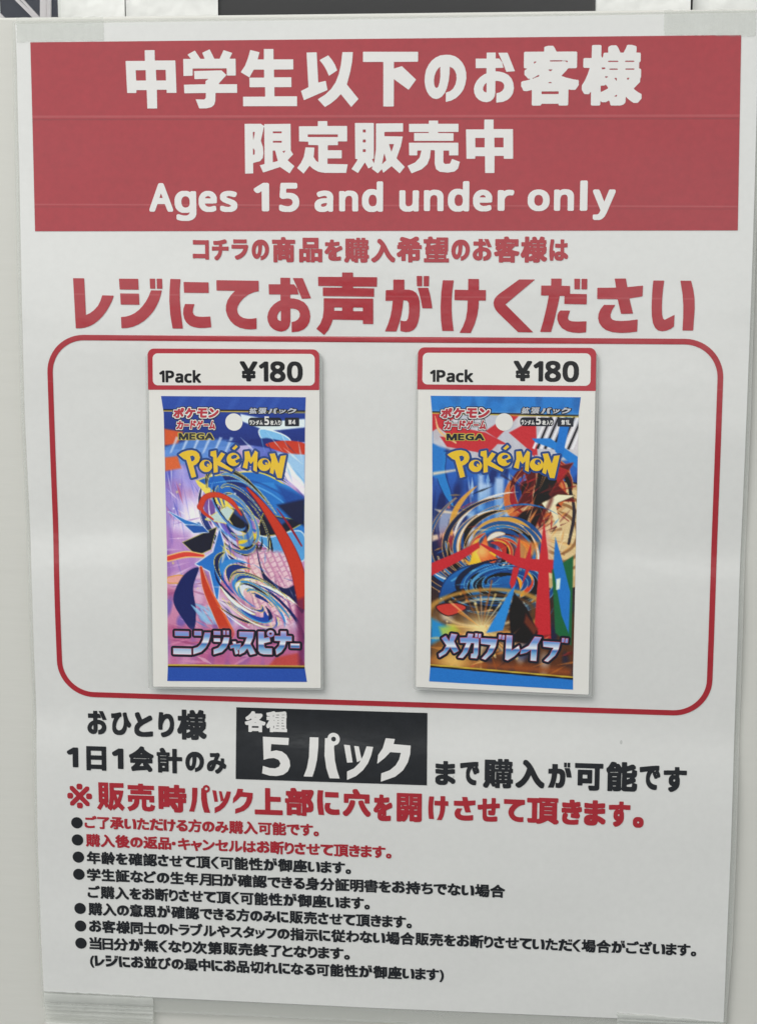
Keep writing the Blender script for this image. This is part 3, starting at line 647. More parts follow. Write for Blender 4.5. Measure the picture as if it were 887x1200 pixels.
('right picture', 'logo_rim', 'logo', 'logo_blue_ink', 0.16, 'blue outline of the logo', 0.0, [('P', 125.13, 166.34, 131.60, 174.54), ('o', 131.38, 168.17, 135.25, 171.74), ('K', 134.71, 167.96, 141.54, 174.56), ('é', 139.59, 170.05, 143.62, 176.31), ('M', 144.43, 168.44, 149.06, 174.70), ('O', 148.99, 168.76, 153.00, 172.49), ('N', 152.66, 166.72, 157.62, 173.99)]),
('right picture', 'logo', 'logo', 'logo_yellow_ink', 0.22, 'yellow logo lettering', 0.0, [('P', 125.13, 166.34, 131.60, 174.54), ('o', 131.38, 168.17, 135.25, 171.74), ('K', 134.71, 167.96, 141.54, 174.56), ('é', 139.59, 170.05, 143.62, 176.31), ('M', 144.43, 168.44, 149.06, 174.70), ('O', 148.99, 168.76, 153.00, 172.49), ('N', 152.66, 166.72, 157.62, 173.99)]),
('right picture', 'title_back', 'title', 'title_black_ink', 0.16, 'black outline of the title', 0.0, [('メ', 123.06, 112.50, 128.85, 119.68), ('ガ', 128.85, 112.46, 135.47, 119.94), ('ブ', 135.42, 112.13, 142.43, 119.70), ('レ', 142.68, 112.08, 146.94, 119.65), ('イ', 147.14, 112.12, 153.17, 119.38), ('ブ', 153.77, 111.96, 160.98, 119.16)]),
('right picture', 'title_rim', 'title', 'title_rim_ink', 0.19, 'pale rim of the title', 0.0, [('メ', 123.06, 112.50, 128.85, 119.68), ('ガ', 128.85, 112.46, 135.47, 119.94), ('ブ', 135.42, 112.13, 142.43, 119.70), ('レ', 142.68, 112.08, 146.94, 119.65), ('イ', 147.14, 112.12, 153.17, 119.38), ('ブ', 153.77, 111.96, 160.98, 119.16)]),
('right picture', 'title', 'title', 'title_chrome_ink', 0.22, 'blue and white title', 0.0, [('メ', 123.06, 112.50, 128.85, 119.68), ('ガ', 128.85, 112.46, 135.47, 119.94), ('ブ', 135.42, 112.13, 142.43, 119.70), ('レ', 142.68, 112.08, 146.94, 119.65), ('イ', 147.14, 112.12, 153.17, 119.38), ('ブ', 153.77, 111.96, 160.98, 119.16)]),
('right picture', 'small_back', 'small', 'title_black_ink', 0.14, 'dark outline', 0.12, [('ポ', 123.19, 183.82, 126.40, 186.78), ('ケ', 126.83, 183.87, 129.93, 186.83), ('モ', 130.47, 183.98, 133.67, 186.83), ('ン', 134.10, 184.03, 137.20, 186.88), ('カ', 124.18, 180.48, 126.21, 183.18), ('ー', 126.43, 181.59, 128.04, 182.13), ('ド', 128.47, 180.65, 130.28, 183.24), ('ゲ', 130.50, 180.68, 132.43, 183.27), ('ー', 132.64, 181.68, 134.14, 182.22), ('ム', 134.35, 180.63, 136.28, 183.32)]),
('right picture', 'small_rim', 'small', 'paper_white_ink', 0.17, 'white outline', 0.12, [('ポ', 123.19, 183.82, 126.40, 186.78), ('ケ', 126.83, 183.87, 129.93, 186.83), ('モ', 130.47, 183.98, 133.67, 186.83), ('ン', 134.10, 184.03, 137.20, 186.88), ('カ', 124.18, 180.48, 126.21, 183.18), ('ー', 126.43, 181.59, 128.04, 182.13), ('ド', 128.47, 180.65, 130.28, 183.24), ('ゲ', 130.50, 180.68, 132.43, 183.27), ('ー', 132.64, 181.68, 134.14, 182.22), ('ム', 134.35, 180.63, 136.28, 183.32)]),
('right picture', 'small', 'small', 'card_red_ink', 0.2, 'red lettering', 0.12, [('ポ', 123.19, 183.82, 126.40, 186.78), ('ケ', 126.83, 183.87, 129.93, 186.83), ('モ', 130.47, 183.98, 133.67, 186.83), ('ン', 134.10, 184.03, 137.20, 186.88), ('カ', 124.18, 180.48, 126.21, 183.18), ('ー', 126.43, 181.59, 128.04, 182.13), ('ド', 128.47, 180.65, 130.28, 183.24), ('ゲ', 130.50, 180.68, 132.43, 183.27), ('ー', 132.64, 181.68, 134.14, 182.22), ('ム', 134.35, 180.63, 136.28, 183.32)]),
('right picture', 'caps_rim', 'caps', 'mega_yellow_ink', 0.165, 'yellow outline', 0.0, [('M', 124.85, 177.36, 127.85, 179.31), ('E', 128.17, 177.41, 130.00, 179.35), ('G', 130.32, 177.44, 132.78, 179.39), ('A', 133.00, 177.49, 135.78, 179.43)]),
('right picture', 'caps', 'caps', 'title_black_ink', 0.205, 'black capitals', 0.0, [('M', 124.85, 177.36, 127.85, 179.31), ('E', 128.17, 177.41, 130.00, 179.35), ('G', 130.32, 177.44, 132.78, 179.39), ('A', 133.00, 177.49, 135.78, 179.43)]),
('right picture', 'small_rim', 'body', 'title_black_ink', 0.16, 'dark outline', 0.2, [('拡', 146.45, 185.43, 148.74, 187.25), ('張', 149.22, 185.47, 151.55, 187.29), ('パ', 152.08, 185.51, 154.84, 187.22), ('ッ', 155.37, 185.55, 157.39, 186.83), ('ク', 157.91, 185.59, 160.45, 187.30)]),
('right picture', 'body', 'body', 'silver_ink', 0.2, 'silver lettering', 0.2, [('拡', 146.45, 185.43, 148.74, 187.25), ('張', 149.22, 185.47, 151.55, 187.29), ('パ', 152.08, 185.51, 154.84, 187.22), ('ッ', 155.37, 185.55, 157.39, 186.83), ('ク', 157.91, 185.59, 160.45, 187.30)]),
('right picture', 'body', 'body', 'paper_white_ink', 0.2, 'tiny white lettering', 0.0, [('ラ', 146.40, 182.20, 147.17, 183.59), ('ン', 147.34, 182.21, 148.12, 183.60), ('ダ', 148.29, 182.22, 149.15, 183.61), ('ム', 149.32, 182.24, 150.18, 183.63), ('5', 150.60, 182.26, 152.06, 184.78), ('枚', 152.42, 182.20, 153.45, 183.59), ('入', 153.62, 182.21, 154.56, 183.60), ('り', 154.73, 182.23, 155.50, 183.62), ('第', 157.90, 182.36, 158.93, 183.75), ('1', 159.10, 182.38, 159.62, 183.76), ('L', 159.79, 182.39, 160.56, 183.78)]),
]


# ---------------------------------------------------------------- lettering
# Latin letters and figures as plain outlines (thousandths of an em); Japanese characters come from
# Blender's own built-in typeface. Both are thickened to the heavy face of the notice.
LATIN = {
    'A': [[7,2,86,2,93,4,171,203,179,221,187,224,468,222,477,207,558,4,640,2,648,7,446,535,373,722,367,730,293,732,283,726,14,39,4,7],[218,307,214,312,218,328,293,527,319,617,324,627,328,626,354,543,439,312,437,308,429,306]],
    'g': [[536,548,473,547,468,539,459,481,454,478,427,506,396,528,341,552,314,557,251,557,228,553,189,540,161,525,130,498,102,461,78,414,62,352,58,324,58,223,75,141,94,98,117,63,146,34,181,11,224,-4,255,-9,314,-9,341,-4,376,7,423,38,446,65,454,66,456,59,452,39,452,-39,447,-66,432,-105,401,-140,364,-161,333,-169,251,-170,161,-153,107,-133,101,-140,101,-203,103,-211,109,-214,157,-231,236,-244,345,-244,372,-240,435,-219,466,-200,495,-172,517,-136,537,-74,542,-35,542,539],[318,482,345,478,384,462,409,442,432,407,443,375,452,328,452,200,443,160,428,125,421,114,396,89,376,78,333,65,267,65,232,77,208,92,193,109,172,141,164,160,152,215,148,262,152,328,164,383,176,410,191,434,214,457,243,474,271,482]],
    'e': [[278,-9,380,-8,443,4,493,23,499,32,498,99,489,100,411,75,349,66,306,66,251,78,210,103,187,126,172,150,152,216,152,255,513,257,519,259,523,267,523,353,518,380,506,423,486,462,458,497,411,533,372,549,329,557,271,558,228,549,181,529,134,495,98,446,78,407,63,353,58,318,58,224,63,192,82,130,110,83,150,42,185,20,236,0],[152,337,168,400,180,423,195,442,211,458,232,471,271,483,325,483,345,478,377,462,397,442,412,419,428,364,428,333,419,327,161,327,155,329]],
    's': [[423,526,368,545,329,554,298,558,224,558,173,549,130,533,98,513,78,493,59,458,54,435,55,380,64,355,75,336,101,310,118,297,181,266,282,225,329,197,350,173,358,142,351,114,330,87,298,71,251,62,208,62,157,70,110,82,60,102,55,99,54,91,54,32,60,22,91,8,165,-8,274,-8,317,0,360,16,393,36,416,60,431,87,444,138,444,165,439,192,419,233,399,253,372,272,310,303,224,336,169,364,144,392,140,403,140,427,149,450,160,462,177,472,216,483,290,483,345,471,399,453,405,458,428,509,428,521]],
    'a': [[398,541,375,549,324,557,265,557,195,545,129,521,110,509,128,458,138,446,215,474,254,483,316,483,349,474,368,462,383,446,395,423,404,372,404,341,398,332,363,327,281,327,218,319,183,310,125,287,97,268,78,248,58,212,50,185,49,118,62,75,81,44,94,31,121,12,160,-4,187,-9,262,-9,289,-4,326,9,355,28,402,74,411,68,427,1,480,-1,488,3,490,411,477,462,458,497,434,521],[151,103,144,122,139,150,144,181,159,212,180,232,211,248,262,260,300,265,363,265,383,269,397,267,400,259,400,189,395,165,387,142,376,122,347,94,300,71,258,62,230,62,183,74,172,82]],
    'n': [[92,4,168,2,178,7,178,328,187,378,203,418,223,446,258,469,309,482,364,482,395,473,422,458,445,429,460,375,460,7,469,2,540,2,548,5,549,386,540,437,533,460,521,484,490,519,446,543,415,552,352,558,313,556,290,551,246,535,208,509,176,477,172,480,162,539,157,546,98,548,90,545,88,11]],
    'd': [[536,776,462,776,453,771,454,482,446,484,431,503,404,525,364,545,314,557,251,557,200,545,142,511,106,470,78,419,67,380,58,325,58,220,67,165,75,138,94,95,124,52,165,20,196,4,247,-9,318,-9,341,-4,396,20,413,32,450,69,454,69,459,60,471,1,532,-1,541,5,542,767],[322,483,360,474,392,459,412,439,432,403,443,368,452,318,452,212,436,146,420,114,397,91,376,78,329,66,267,66,232,78,208,93,189,113,172,142,161,173,152,216,148,263,152,325,161,368,172,400,192,435,214,458,243,474,271,482]],
    'u': [[540,548,463,550,454,544,453,216,444,169,429,130,408,101,373,78,326,66,264,66,233,75,205,93,185,122,172,173,171,544,162,550,92,550,84,546,83,146,88,118,103,75,118,52,146,24,186,4,237,-8,319,-8,377,8,401,20,455,68,460,64,469,9,474,1,534,-1,541,3,543,540]],
    'r': [[92,4,168,2,178,7,178,324,187,363,199,390,218,418,243,443,290,469,336,478,394,472,405,531,404,546,397,554,313,556,274,544,251,532,229,515,202,488,176,454,171,457,167,476,161,543,149,548,98,548,90,545,88,11]],
    'o': [[267,-8,345,-9,376,-4,431,16,462,36,491,60,529,114,553,177,557,200,562,228,561,325,553,372,541,407,526,439,501,476,455,517,419,537,368,554,341,558,275,557,208,541,169,521,128,489,98,450,78,411,62,353,58,325,58,224,71,165,94,110,126,66,165,32,208,8],[325,483,353,478,392,463,411,448,440,415,459,368,468,329,472,282,468,220,451,157,436,126,415,101,396,86,360,71,337,66,278,66,239,78,207,99,184,126,172,150,161,181,152,220,148,267,152,329,168,392,184,423,204,448,232,467,251,474,294,483]],
    'l': [[98,2,168,2,175,4,178,11,178,769,176,776,168,779,98,779,92,777,88,769,88,11,90,5]],
    'y': [[516,548,434,549,426,547,421,539,324,270,266,94,262,94,258,106,224,215,99,543,87,549,12,549,4,545,4,539,221,-4,181,-101,150,-144,126,-161,98,-169,71,-174,20,-167,12,-169,10,-226,16,-238,48,-244,118,-244,165,-231,202,-207,244,-160,286,-74,517,536]],
    'c': [[415,545,349,557,282,558,208,541,169,521,138,499,106,462,78,411,63,357,58,321,58,220,67,169,87,114,117,68,142,42,169,24,212,4,267,-9,353,-9,423,8,440,17,448,24,448,87,443,96,372,74,306,68,271,70,243,78,203,103,184,126,164,165,152,220,148,267,152,329,161,368,176,407,198,439,212,451,239,467,290,480,333,479,427,457,432,462,454,524,446,534]],
    'k': [[528,3,528,12,303,312,313,330,512,537,514,546,426,548,415,544,239,361,180,288,172,288,174,769,172,776,165,779,98,779,92,777,88,769,89,7,98,2,165,2,172,5,175,195,182,207,223,244,239,251,426,4,434,2]],
    '¥': [[252,2,326,2,334,5,336,121,340,128,479,130,488,136,488,187,483,196,340,199,336,207,336,273,338,279,346,283,479,283,488,289,488,336,485,343,373,345,366,351,546,687,562,718,561,726,483,728,470,722,343,472,296,382,291,380,282,390,112,722,100,728,21,726,21,718,36,687,215,351,213,347,205,345,97,343,94,336,95,289,104,283,237,283,243,281,246,273,246,207,243,199,100,196,94,187,95,136,104,130,243,128,246,121,246,11]],
    'P': [[104,4,181,2,190,7,191,273,194,281,341,287,372,292,427,308,466,327,493,346,518,371,537,398,560,457,565,484,566,546,556,590,541,625,526,648,494,679,462,699,419,715,353,728,110,728,103,725,101,11],[192,368,191,640,194,648,333,650,388,637,419,622,436,609,451,590,467,554,472,527,472,496,463,453,451,429,435,408,392,382,325,365,200,365]],
    '1': [[286,2,352,2,359,4,362,11,362,718,360,725,352,728,285,726,95,578,102,561,134,522,141,519,270,626,278,628,276,11,278,5]],
    '5': [[470,729,119,730,111,726,101,642,93,513,82,400,83,388,103,371,126,359,205,370,298,370,349,357,380,342,408,315,424,286,433,255,433,196,420,150,406,126,376,98,326,75,271,66,201,70,126,86,76,108,68,107,66,36,68,28,76,23,126,4,197,-8,298,-9,330,-4,384,12,423,32,460,60,494,103,514,146,523,181,527,212,527,255,514,314,494,353,476,376,431,412,400,428,361,439,306,448,252,448,177,438,170,442,183,626,189,644,197,648,470,648,476,657,476,720]],
    '8': [[249,-9,335,-9,362,-4,417,12,440,24,472,46,496,71,519,110,532,157,532,220,523,251,507,282,468,327,425,357,382,381,377,388,446,435,473,462,496,497,509,540,508,599,500,630,488,653,472,675,453,692,429,709,382,728,308,741,272,741,218,732,190,724,151,705,118,681,100,657,80,618,75,595,76,532,84,501,96,478,114,450,140,425,191,388,195,380,124,335,89,300,76,282,61,251,52,220,52,153,57,130,76,83,89,66,116,39,163,12,198,0],[276,343,323,326,382,295,419,263,441,224,446,177,441,150,432,129,421,112,394,86,347,67,319,62,265,62,210,75,182,90,169,103,154,122,143,150,138,173,138,200,147,236,166,271,186,292,218,314,261,338],[265,667,319,667,378,646,406,618,418,595,422,568,414,517,391,482,375,466,339,442,296,423,237,450,194,480,174,509,161,548,161,575,166,595,185,630,222,655]],
    '0': [[257,-9,327,-9,370,0,397,12,429,32,458,60,480,91,500,130,519,196,532,278,536,392,532,411,532,450,519,528,492,610,464,658,442,685,417,705,382,724,311,741,265,741,206,728,167,709,130,677,96,626,84,599,64,528,52,442,52,294,56,255,72,177,92,122,116,78,158,32,206,4],[315,663,347,654,370,640,394,614,414,579,430,524,442,446,442,290,434,224,425,185,409,140,390,110,371,91,343,75,304,66,284,66,241,75,213,91,182,126,170,150,154,204,142,282,142,442,146,486,158,548,181,603,198,627,222,646,245,658,268,663]],
    'L': [[505,2,511,11,511,74,505,83,200,84,191,90,191,718,189,725,181,728,110,728,104,726,101,718,102,7,110,2]],
    'N': [[104,4,173,2,179,4,183,11,183,511,179,531,176,597,181,601,209,562,564,10,571,3,579,2,669,2,677,5,679,718,675,726,603,728,596,726,593,718,595,132,587,138,547,199,212,720,204,727,196,728,110,728,103,725,101,11]],
    '4': [[380,2,447,2,456,7,457,156,460,164,556,166,563,168,566,175,566,238,563,246,466,248,457,254,457,726,455,732,447,736,373,736,359,726,48,281,25,246,23,238,23,175,29,166,367,164,371,156,371,11,373,5],[117,250,116,254,122,265,334,566,365,623,373,628,375,566,371,546,369,251,361,248]],
    'K': [[104,4,181,2,190,7,191,277,216,306,250,336,267,344,521,6,532,2,626,4,619,19,336,410,343,425,612,718,612,726,521,728,509,724,325,517,196,378,192,379,191,390,190,722,181,728,110,728,103,725,101,11]],
    'M': [[104,4,173,2,179,4,183,11,181,627,185,626,193,609,419,7,431,2,489,2,497,4,502,11,739,633,745,628,738,543,738,11,739,5,747,2,818,2,825,5,827,718,824,726,700,728,692,725,478,168,467,140,462,137,454,148,238,722,228,728,110,728,103,725,101,11]],
    'é': [[278,-9,380,-8,443,4,493,23,499,32,498,99,489,100,411,75,349,66,306,66,251,78,210,103,187,126,172,150,152,216,152,255,513,257,519,259,523,267,523,353,518,380,506,423,486,462,458,497,411,533,372,549,329,557,271,558,228,549,181,529,134,495,98,446,78,407,63,353,58,318,58,224,63,192,82,130,110,83,150,42,185,20,236,0],[152,337,168,400,180,423,195,442,211,458,232,471,271,483,325,483,345,478,377,462,397,442,412,419,428,364,428,333,419,327,161,327,155,329],[441,782,337,782,291,708,239,635,239,624,247,620,294,621,315,634,401,720,441,771,443,778]],
    'E': [[104,4,497,2,505,5,507,70,501,79,200,80,194,82,191,90,191,332,194,340,478,341,484,343,488,351,488,410,482,419,194,422,191,429,191,644,200,650,501,651,507,660,507,718,504,726,110,728,103,725,101,11]],
    'G': [[640,705,558,729,464,741,378,737,328,728,250,701,199,670,152,628,116,579,85,513,68,446,64,415,64,310,68,278,77,236,92,189,120,134,163,79,214,39,242,23,281,8,363,-9,492,-9,531,-4,632,16,667,30,669,376,666,384,425,386,417,382,416,314,419,306,566,304,572,302,576,294,575,91,558,82,476,70,402,70,363,75,308,90,250,124,217,157,186,212,167,274,158,341,162,427,178,493,190,521,214,560,260,607,316,639,371,654,406,659,468,659,500,655,554,642,621,621,630,630,656,692,652,699]],
}


# characters of the big lines drawn stroke by stroke: solid outlines 'o' and cut-outs 'x'
DRAWN = {
    'レ': [('o', [(52, 82), (148, 82), (155, 400), (190, 384), (225, 358), (262, 318), (284, 275), (300, 228), (400, 230), (385, 272), (365, 312), (335, 362), (300, 408), (262, 446), (220, 478), (180, 498), (140, 511), (100, 516), (64, 517)])],
    'ジ': [('o', [(448, 86), (614, 86), (616, 180), (452, 180)]), ('o', [(455, 213), (618, 214), (620, 311), (458, 310)]), ('o', [(713, 84), (760, 84), (760, 171), (715, 171)]), ('o', [(773, 84), (820, 84), (821, 171), (774, 171)]), ('o', [(722, 185), (816, 185), (805, 230), (788, 278), (765, 325), (735, 372), (700, 412), (658, 449), (610, 480), (560, 502), (510, 513), (460, 516), (458, 418), (500, 414), (540, 402), (580, 382), (615, 355), (645, 324), (675, 284), (702, 236)])],
    'に': [('o', [(78, 88), (166, 90), (158, 180), (157, 270), (165, 390), (180, 518), (90, 518), (72, 400), (66, 280), (70, 180)]), ('o', [(192, 114), (408, 116), (408, 208), (194, 207)]), ('o', [(202, 304), (284, 304), (270, 345), (267, 372), (274, 393), (292, 408), (320, 413), (360, 414), (418, 410), (426, 504), (370, 511), (320, 511), (275, 505), (238, 490), (210, 464), (192, 430), (184, 390), (187, 345)])],
    'て': [('o', [(475, 99), (840, 102), (840, 192), (795, 202), (750, 222), (712, 250), (680, 285), (658, 322), (651, 352), (658, 384), (676, 408), (704, 424), (740, 431), (780, 430), (818, 424), (818, 520), (770, 524), (720, 521), (672, 510), (628, 487), (592, 452), (567, 408), (554, 362), (556, 315), (570, 272), (598, 228), (636, 190), (476, 189)])],
    'お': [('o', [(495, 138), (700, 138), (724, 170), (736, 218), (497, 220)]), ('o', [(590, 86), (668, 86), (668, 440), (590, 440)]), ('o', [(660, 248), (700, 250), (740, 260), (780, 280), (808, 312), (824, 352), (829, 395), (822, 435), (803, 470), (775, 496), (735, 513), (678, 520), (678, 438), (708, 431), (730, 416), (743, 395), (745, 370), (735, 348), (716, 336), (690, 331), (660, 330)]), ('o', [(612, 258), (570, 274), (535, 298), (508, 328), (490, 362), (482, 400), (487, 438), (502, 470), (526, 494), (558, 510), (595, 516), (628, 507), (650, 488), (663, 464), (668, 430), (668, 250)]), ('x', [(592, 345), (575, 362), (563, 385), (561, 405), (570, 423), (592, 432)]), ('o', [(690, 88), (770, 88), (836, 248), (762, 252), (728, 172)])],
    '声': [('o', [(416, 58), (588, 58), (588, 26), (666, 26), (666, 58), (838, 58), (836, 126), (666, 126), (666, 136), (816, 138), (816, 198), (450, 196), (450, 134), (588, 134), (588, 124), (417, 124)]), ('o', [(456, 211), (810, 211), (810, 394), (736, 394), (736, 366), (520, 364), (508, 400), (488, 440), (458, 476), (402, 432), (430, 396), (448, 350), (455, 300)]), ('x', [(530, 276), (588, 276), (588, 300), (530, 300)]), ('x', [(666, 276), (736, 276), (736, 302), (666, 302)])],
    'が': [('o', [(108, 86), (196, 86), (196, 165), (232, 165), (264, 173), (290, 190), (308, 218), (318, 255), (321, 310), (318, 370), (308, 425), (292, 463), (270, 488), (242, 502), (210, 506), (165, 498), (166, 412), (195, 418), (214, 416), (226, 396), (233, 350), (234, 305), (231, 272), (220, 254), (188, 250), (182, 310), (172, 370), (156, 434), (134, 502), (42, 502), (66, 444), (85, 384), (97, 322), (104, 255), (46, 257), (48, 171), (108, 168)]), ('o', [(294, 56), (338, 56), (338, 138), (296, 138)]), ('o', [(350, 56), (394, 56), (392, 138), (350, 138)]), ('o', [(302, 150), (386, 150), (402, 205), (412, 258), (420, 314), (340, 314), (330, 255), (318, 205)])],
    'け': [('o', [(502, 92), (590, 92), (579, 170), (574, 250), (574, 330), (580, 410), (592, 497), (500, 497), (489, 410), (485, 310), (490, 190)]), ('o', [(704, 80), (790, 80), (790, 168), (846, 168), (846, 252), (790, 252), (788, 310), (779, 370), (760, 440), (728, 512), (638, 512), (668, 456), (688, 398), (699, 330), (702, 252), (596, 250), (597, 166), (704, 168)])],
    'く': [('o', [(258, 84), (384, 84), (150, 284), (376, 506), (254, 506), (92, 352), (70, 325), (58, 298), (55, 270), (62, 242), (78, 220), (100, 200)])],
    'だ': [('o', [(512, 78), (596, 78), (594, 134), (664, 136), (664, 216), (582, 216), (572, 276), (556, 350), (540, 425), (518, 506), (430, 506), (455, 415), (474, 330), (487, 265), (495, 214), (433, 214), (433, 134), (512, 134)]), ('o', [(655, 198), (798, 200), (798, 282), (620, 280), (620, 210), (655, 210)]), ('o', [(696, 78), (742, 78), (742, 162), (698, 162)]), ('o', [(754, 78), (800, 78), (800, 162), (754, 162)]), ('o', [(590, 332), (668, 332), (653, 375), (651, 395), (660, 410), (684, 418), (730, 420), (800, 416), (798, 506), (740, 511), (690, 508), (645, 497), (606, 475), (580, 442), (566, 405), (566, 372), (575, 348)])],
    'さ': [('o', [(198, 78), (288, 76), (302, 145), (426, 132), (424, 218), (320, 236), (352, 356), (256, 360), (226, 242), (62, 242), (62, 152), (212, 150)]), ('o', [(118, 288), (208, 288), (184, 330), (172, 366), (174, 390), (190, 407), (218, 414), (260, 416), (320, 412), (390, 402), (388, 500), (320, 509), (250, 512), (190, 506), (140, 490), (104, 464), (82, 432), (73, 396), (76, 360), (90, 325)])],
    'い': [('o', [(506, 94), (594, 94), (586, 160), (582, 230), (581, 310), (584, 365), (592, 396), (606, 408), (684, 366), (682, 460), (655, 481), (622, 495), (588, 500), (555, 493), (530, 472), (512, 435), (502, 380), (498, 300), (500, 180)]), ('o', [(722, 94), (808, 94), (828, 165), (840, 240), (843, 320), (836, 492), (750, 492), (753, 390), (751, 290), (742, 200)])],
    'の': [('o', [(235, 105), (275, 106), (315, 117), (350, 140), (380, 172), (402, 213), (414, 258), (416, 310), (408, 360), (392, 405), (366, 445), (330, 479), (288, 502), (240, 514), (240, 432), (276, 421), (304, 397), (323, 360), (332, 315), (330, 276), (318, 244), (299, 221), (272, 208), (271, 270), (263, 335), (249, 392), (230, 437), (205, 468), (180, 483), (155, 488), (125, 480), (98, 458), (77, 425), (62, 382), (55, 332), (58, 282), (68, 235), (88, 192), (116, 155), (152, 127), (192, 110)]), ('x', [(190, 208), (170, 226), (153, 252), (141, 288), (136, 325), (138, 358), (146, 384), (160, 394), (174, 382), (185, 345), (192, 290)])],
    '中': [('o', [(48, 126), (182, 126), (182, 52), (250, 52), (250, 124), (392, 124), (396, 348), (328, 348), (328, 326), (260, 326), (260, 456), (192, 456), (190, 328), (118, 328), (118, 348), (54, 348)]), ('x', [(116, 190), (186, 190), (186, 262), (118, 262)]), ('x', [(256, 188), (324, 188), (325, 262), (258, 262)])],
    '学': [('o', [(476, 82), (528, 54), (568, 116), (505, 118)]), ('o', [(578, 70), (630, 46), (664, 116), (598, 118)]), ('o', [(726, 52), (786, 72), (764, 116), (696, 116)]), ('o', [(446, 112), (808, 112), (808, 228), (746, 228), (746, 178), (510, 178), (510, 228), (446, 230)]), ('o', [(520, 196), (710, 192), (744, 224), (690, 282), (690, 288), (816, 288), (816, 348), (666, 348), (664, 405), (656, 430), (638, 446), (605, 455), (552, 456), (528, 392), (586, 394), (598, 384), (600, 348), (450, 350), (448, 290), (598, 288), (598, 266), (620, 250), (522, 252)])],
    '生': [('o', [(112, 50), (176, 66), (162, 116), (206, 116), (206, 44), (272, 44), (272, 116), (408, 116), (408, 186), (274, 186), (274, 240), (394, 240), (394, 308), (276, 308), (276, 372), (432, 372), (432, 440), (58, 440), (58, 374), (212, 374), (212, 308), (104, 308), (104, 242), (206, 242), (206, 186), (134, 186), (104, 240), (44, 204), (74, 160), (95, 108)])],
    '以': [('o', [(500, 68), (570, 66), (580, 276), (632, 264), (644, 328), (480, 398), (460, 334), (512, 308)]), ('o', [(590, 120), (650, 88), (675, 118), (696, 152), (712, 192), (654, 230), (640, 196), (618, 156)]), ('o', [(748, 66), (820, 66), (815, 130), (802, 200), (778, 290), (858, 390), (808, 446), (736, 356), (705, 390), (668, 420), (626, 446), (576, 392), (625, 362), (668, 322), (700, 275), (722, 220), (738, 150)])],
    '下': [('o', [(-68, 57), (110, 58), (110, 90), (32, 90), (32, 112), (58, 104), (104, 148), (80, 181), (32, 146), (32, 235), (-2, 235), (-2, 90), (-68, 90)])],
    '定': [('o', [(448, 82), (588, 82), (588, 44), (658, 44), (658, 80), (804, 80), (804, 194), (736, 194), (736, 222), (660, 222), (660, 260), (764, 260), (764, 320), (658, 320), (658, 362), (808, 364), (796, 428), (640, 428), (590, 420), (550, 398), (525, 375), (480, 434), (432, 392), (462, 352), (482, 310), (496, 238), (562, 240), (555, 310), (572, 338), (590, 350), (590, 222), (516, 220), (516, 196), (448, 194)]), ('x', [(512, 142), (736, 142), (736, 162), (512, 162)])],
    '限': [('o', [(46, 64), (166, 64), (190, 80), (165, 190), (180, 235), (184, 280), (178, 318), (158, 341), (106, 354), (106, 432), (46, 434)]), ('x', [(106, 124), (122, 124), (108, 192)]), ('x', [(106, 240), (120, 262), (118, 290), (106, 296)]), ('o', [(191, 66), (386, 64), (386, 262), (404, 290), (362, 334), (412, 378), (376, 432), (306, 384), (180, 426), (156, 372), (191, 362)]), ('x', [(254, 120), (320, 120), (320, 134), (254, 134)]), ('x', [(254, 190), (320, 190), (320, 204), (254, 204)]), ('x', [(252, 262), (270, 262), (290, 340), (252, 350)]), ('x', [(324, 266), (348, 262), (334, 282)])],
    '販': [('o', [(70, 58), (210, 58), (210, 322), (196, 326), (216, 370), (170, 396), (144, 350), (92, 430), (44, 400), (84, 340), (90, 326), (72, 324)]), ('x', [(128, 106), (150, 106), (150, 128), (128, 128)]), ('x', [(128, 180), (150, 180), (150, 202), (128, 202)]), ('x', [(128, 252), (150, 252), (150, 274), (128, 274)]), ('o', [(226, 62), (426, 60), (426, 122), (288, 124), (288, 156), (424, 158), (410, 230), (378, 320), (440, 384), (402, 432), (342, 378), (280, 428), (270, 400), (240, 432), (195, 398), (214, 345), (226, 250)]), ('x', [(322, 214), (360, 214), (340, 274)]), ('x', [(288, 280), (302, 335), (270, 365)])],
    '売': [('o', [(470, 64), (616, 64), (616, 40), (684, 40), (684, 64), (836, 64), (836, 124), (684, 124), (684, 132), (800, 134), (800, 190), (508, 190), (508, 132), (616, 132), (616, 124), (470, 124)]), ('o', [(470, 204), (836, 204), (836, 298), (768, 298), (768, 262), (726, 262), (726, 350), (738, 362), (775, 360), (790, 324), (848, 346), (835, 395), (810, 418), (760, 426), (700, 420), (672, 400), (662, 360), (662, 260), (632, 258), (626, 315), (606, 365), (565, 402), (490, 432), (460, 376), (515, 352), (550, 315), (563, 262), (532, 262), (532, 298), (472, 298)])],
    '5': [('o', [(142, 144), (254, 146), (252, 176), (178, 174), (176, 205), (200, 200), (224, 204), (244, 218), (257, 240), (260, 265), (250, 288), (230, 303), (200, 310), (170, 309), (138, 300), (142, 268), (170, 276), (195, 277), (212, 269), (218, 255), (210, 240), (190, 233), (168, 235), (145, 242)])],
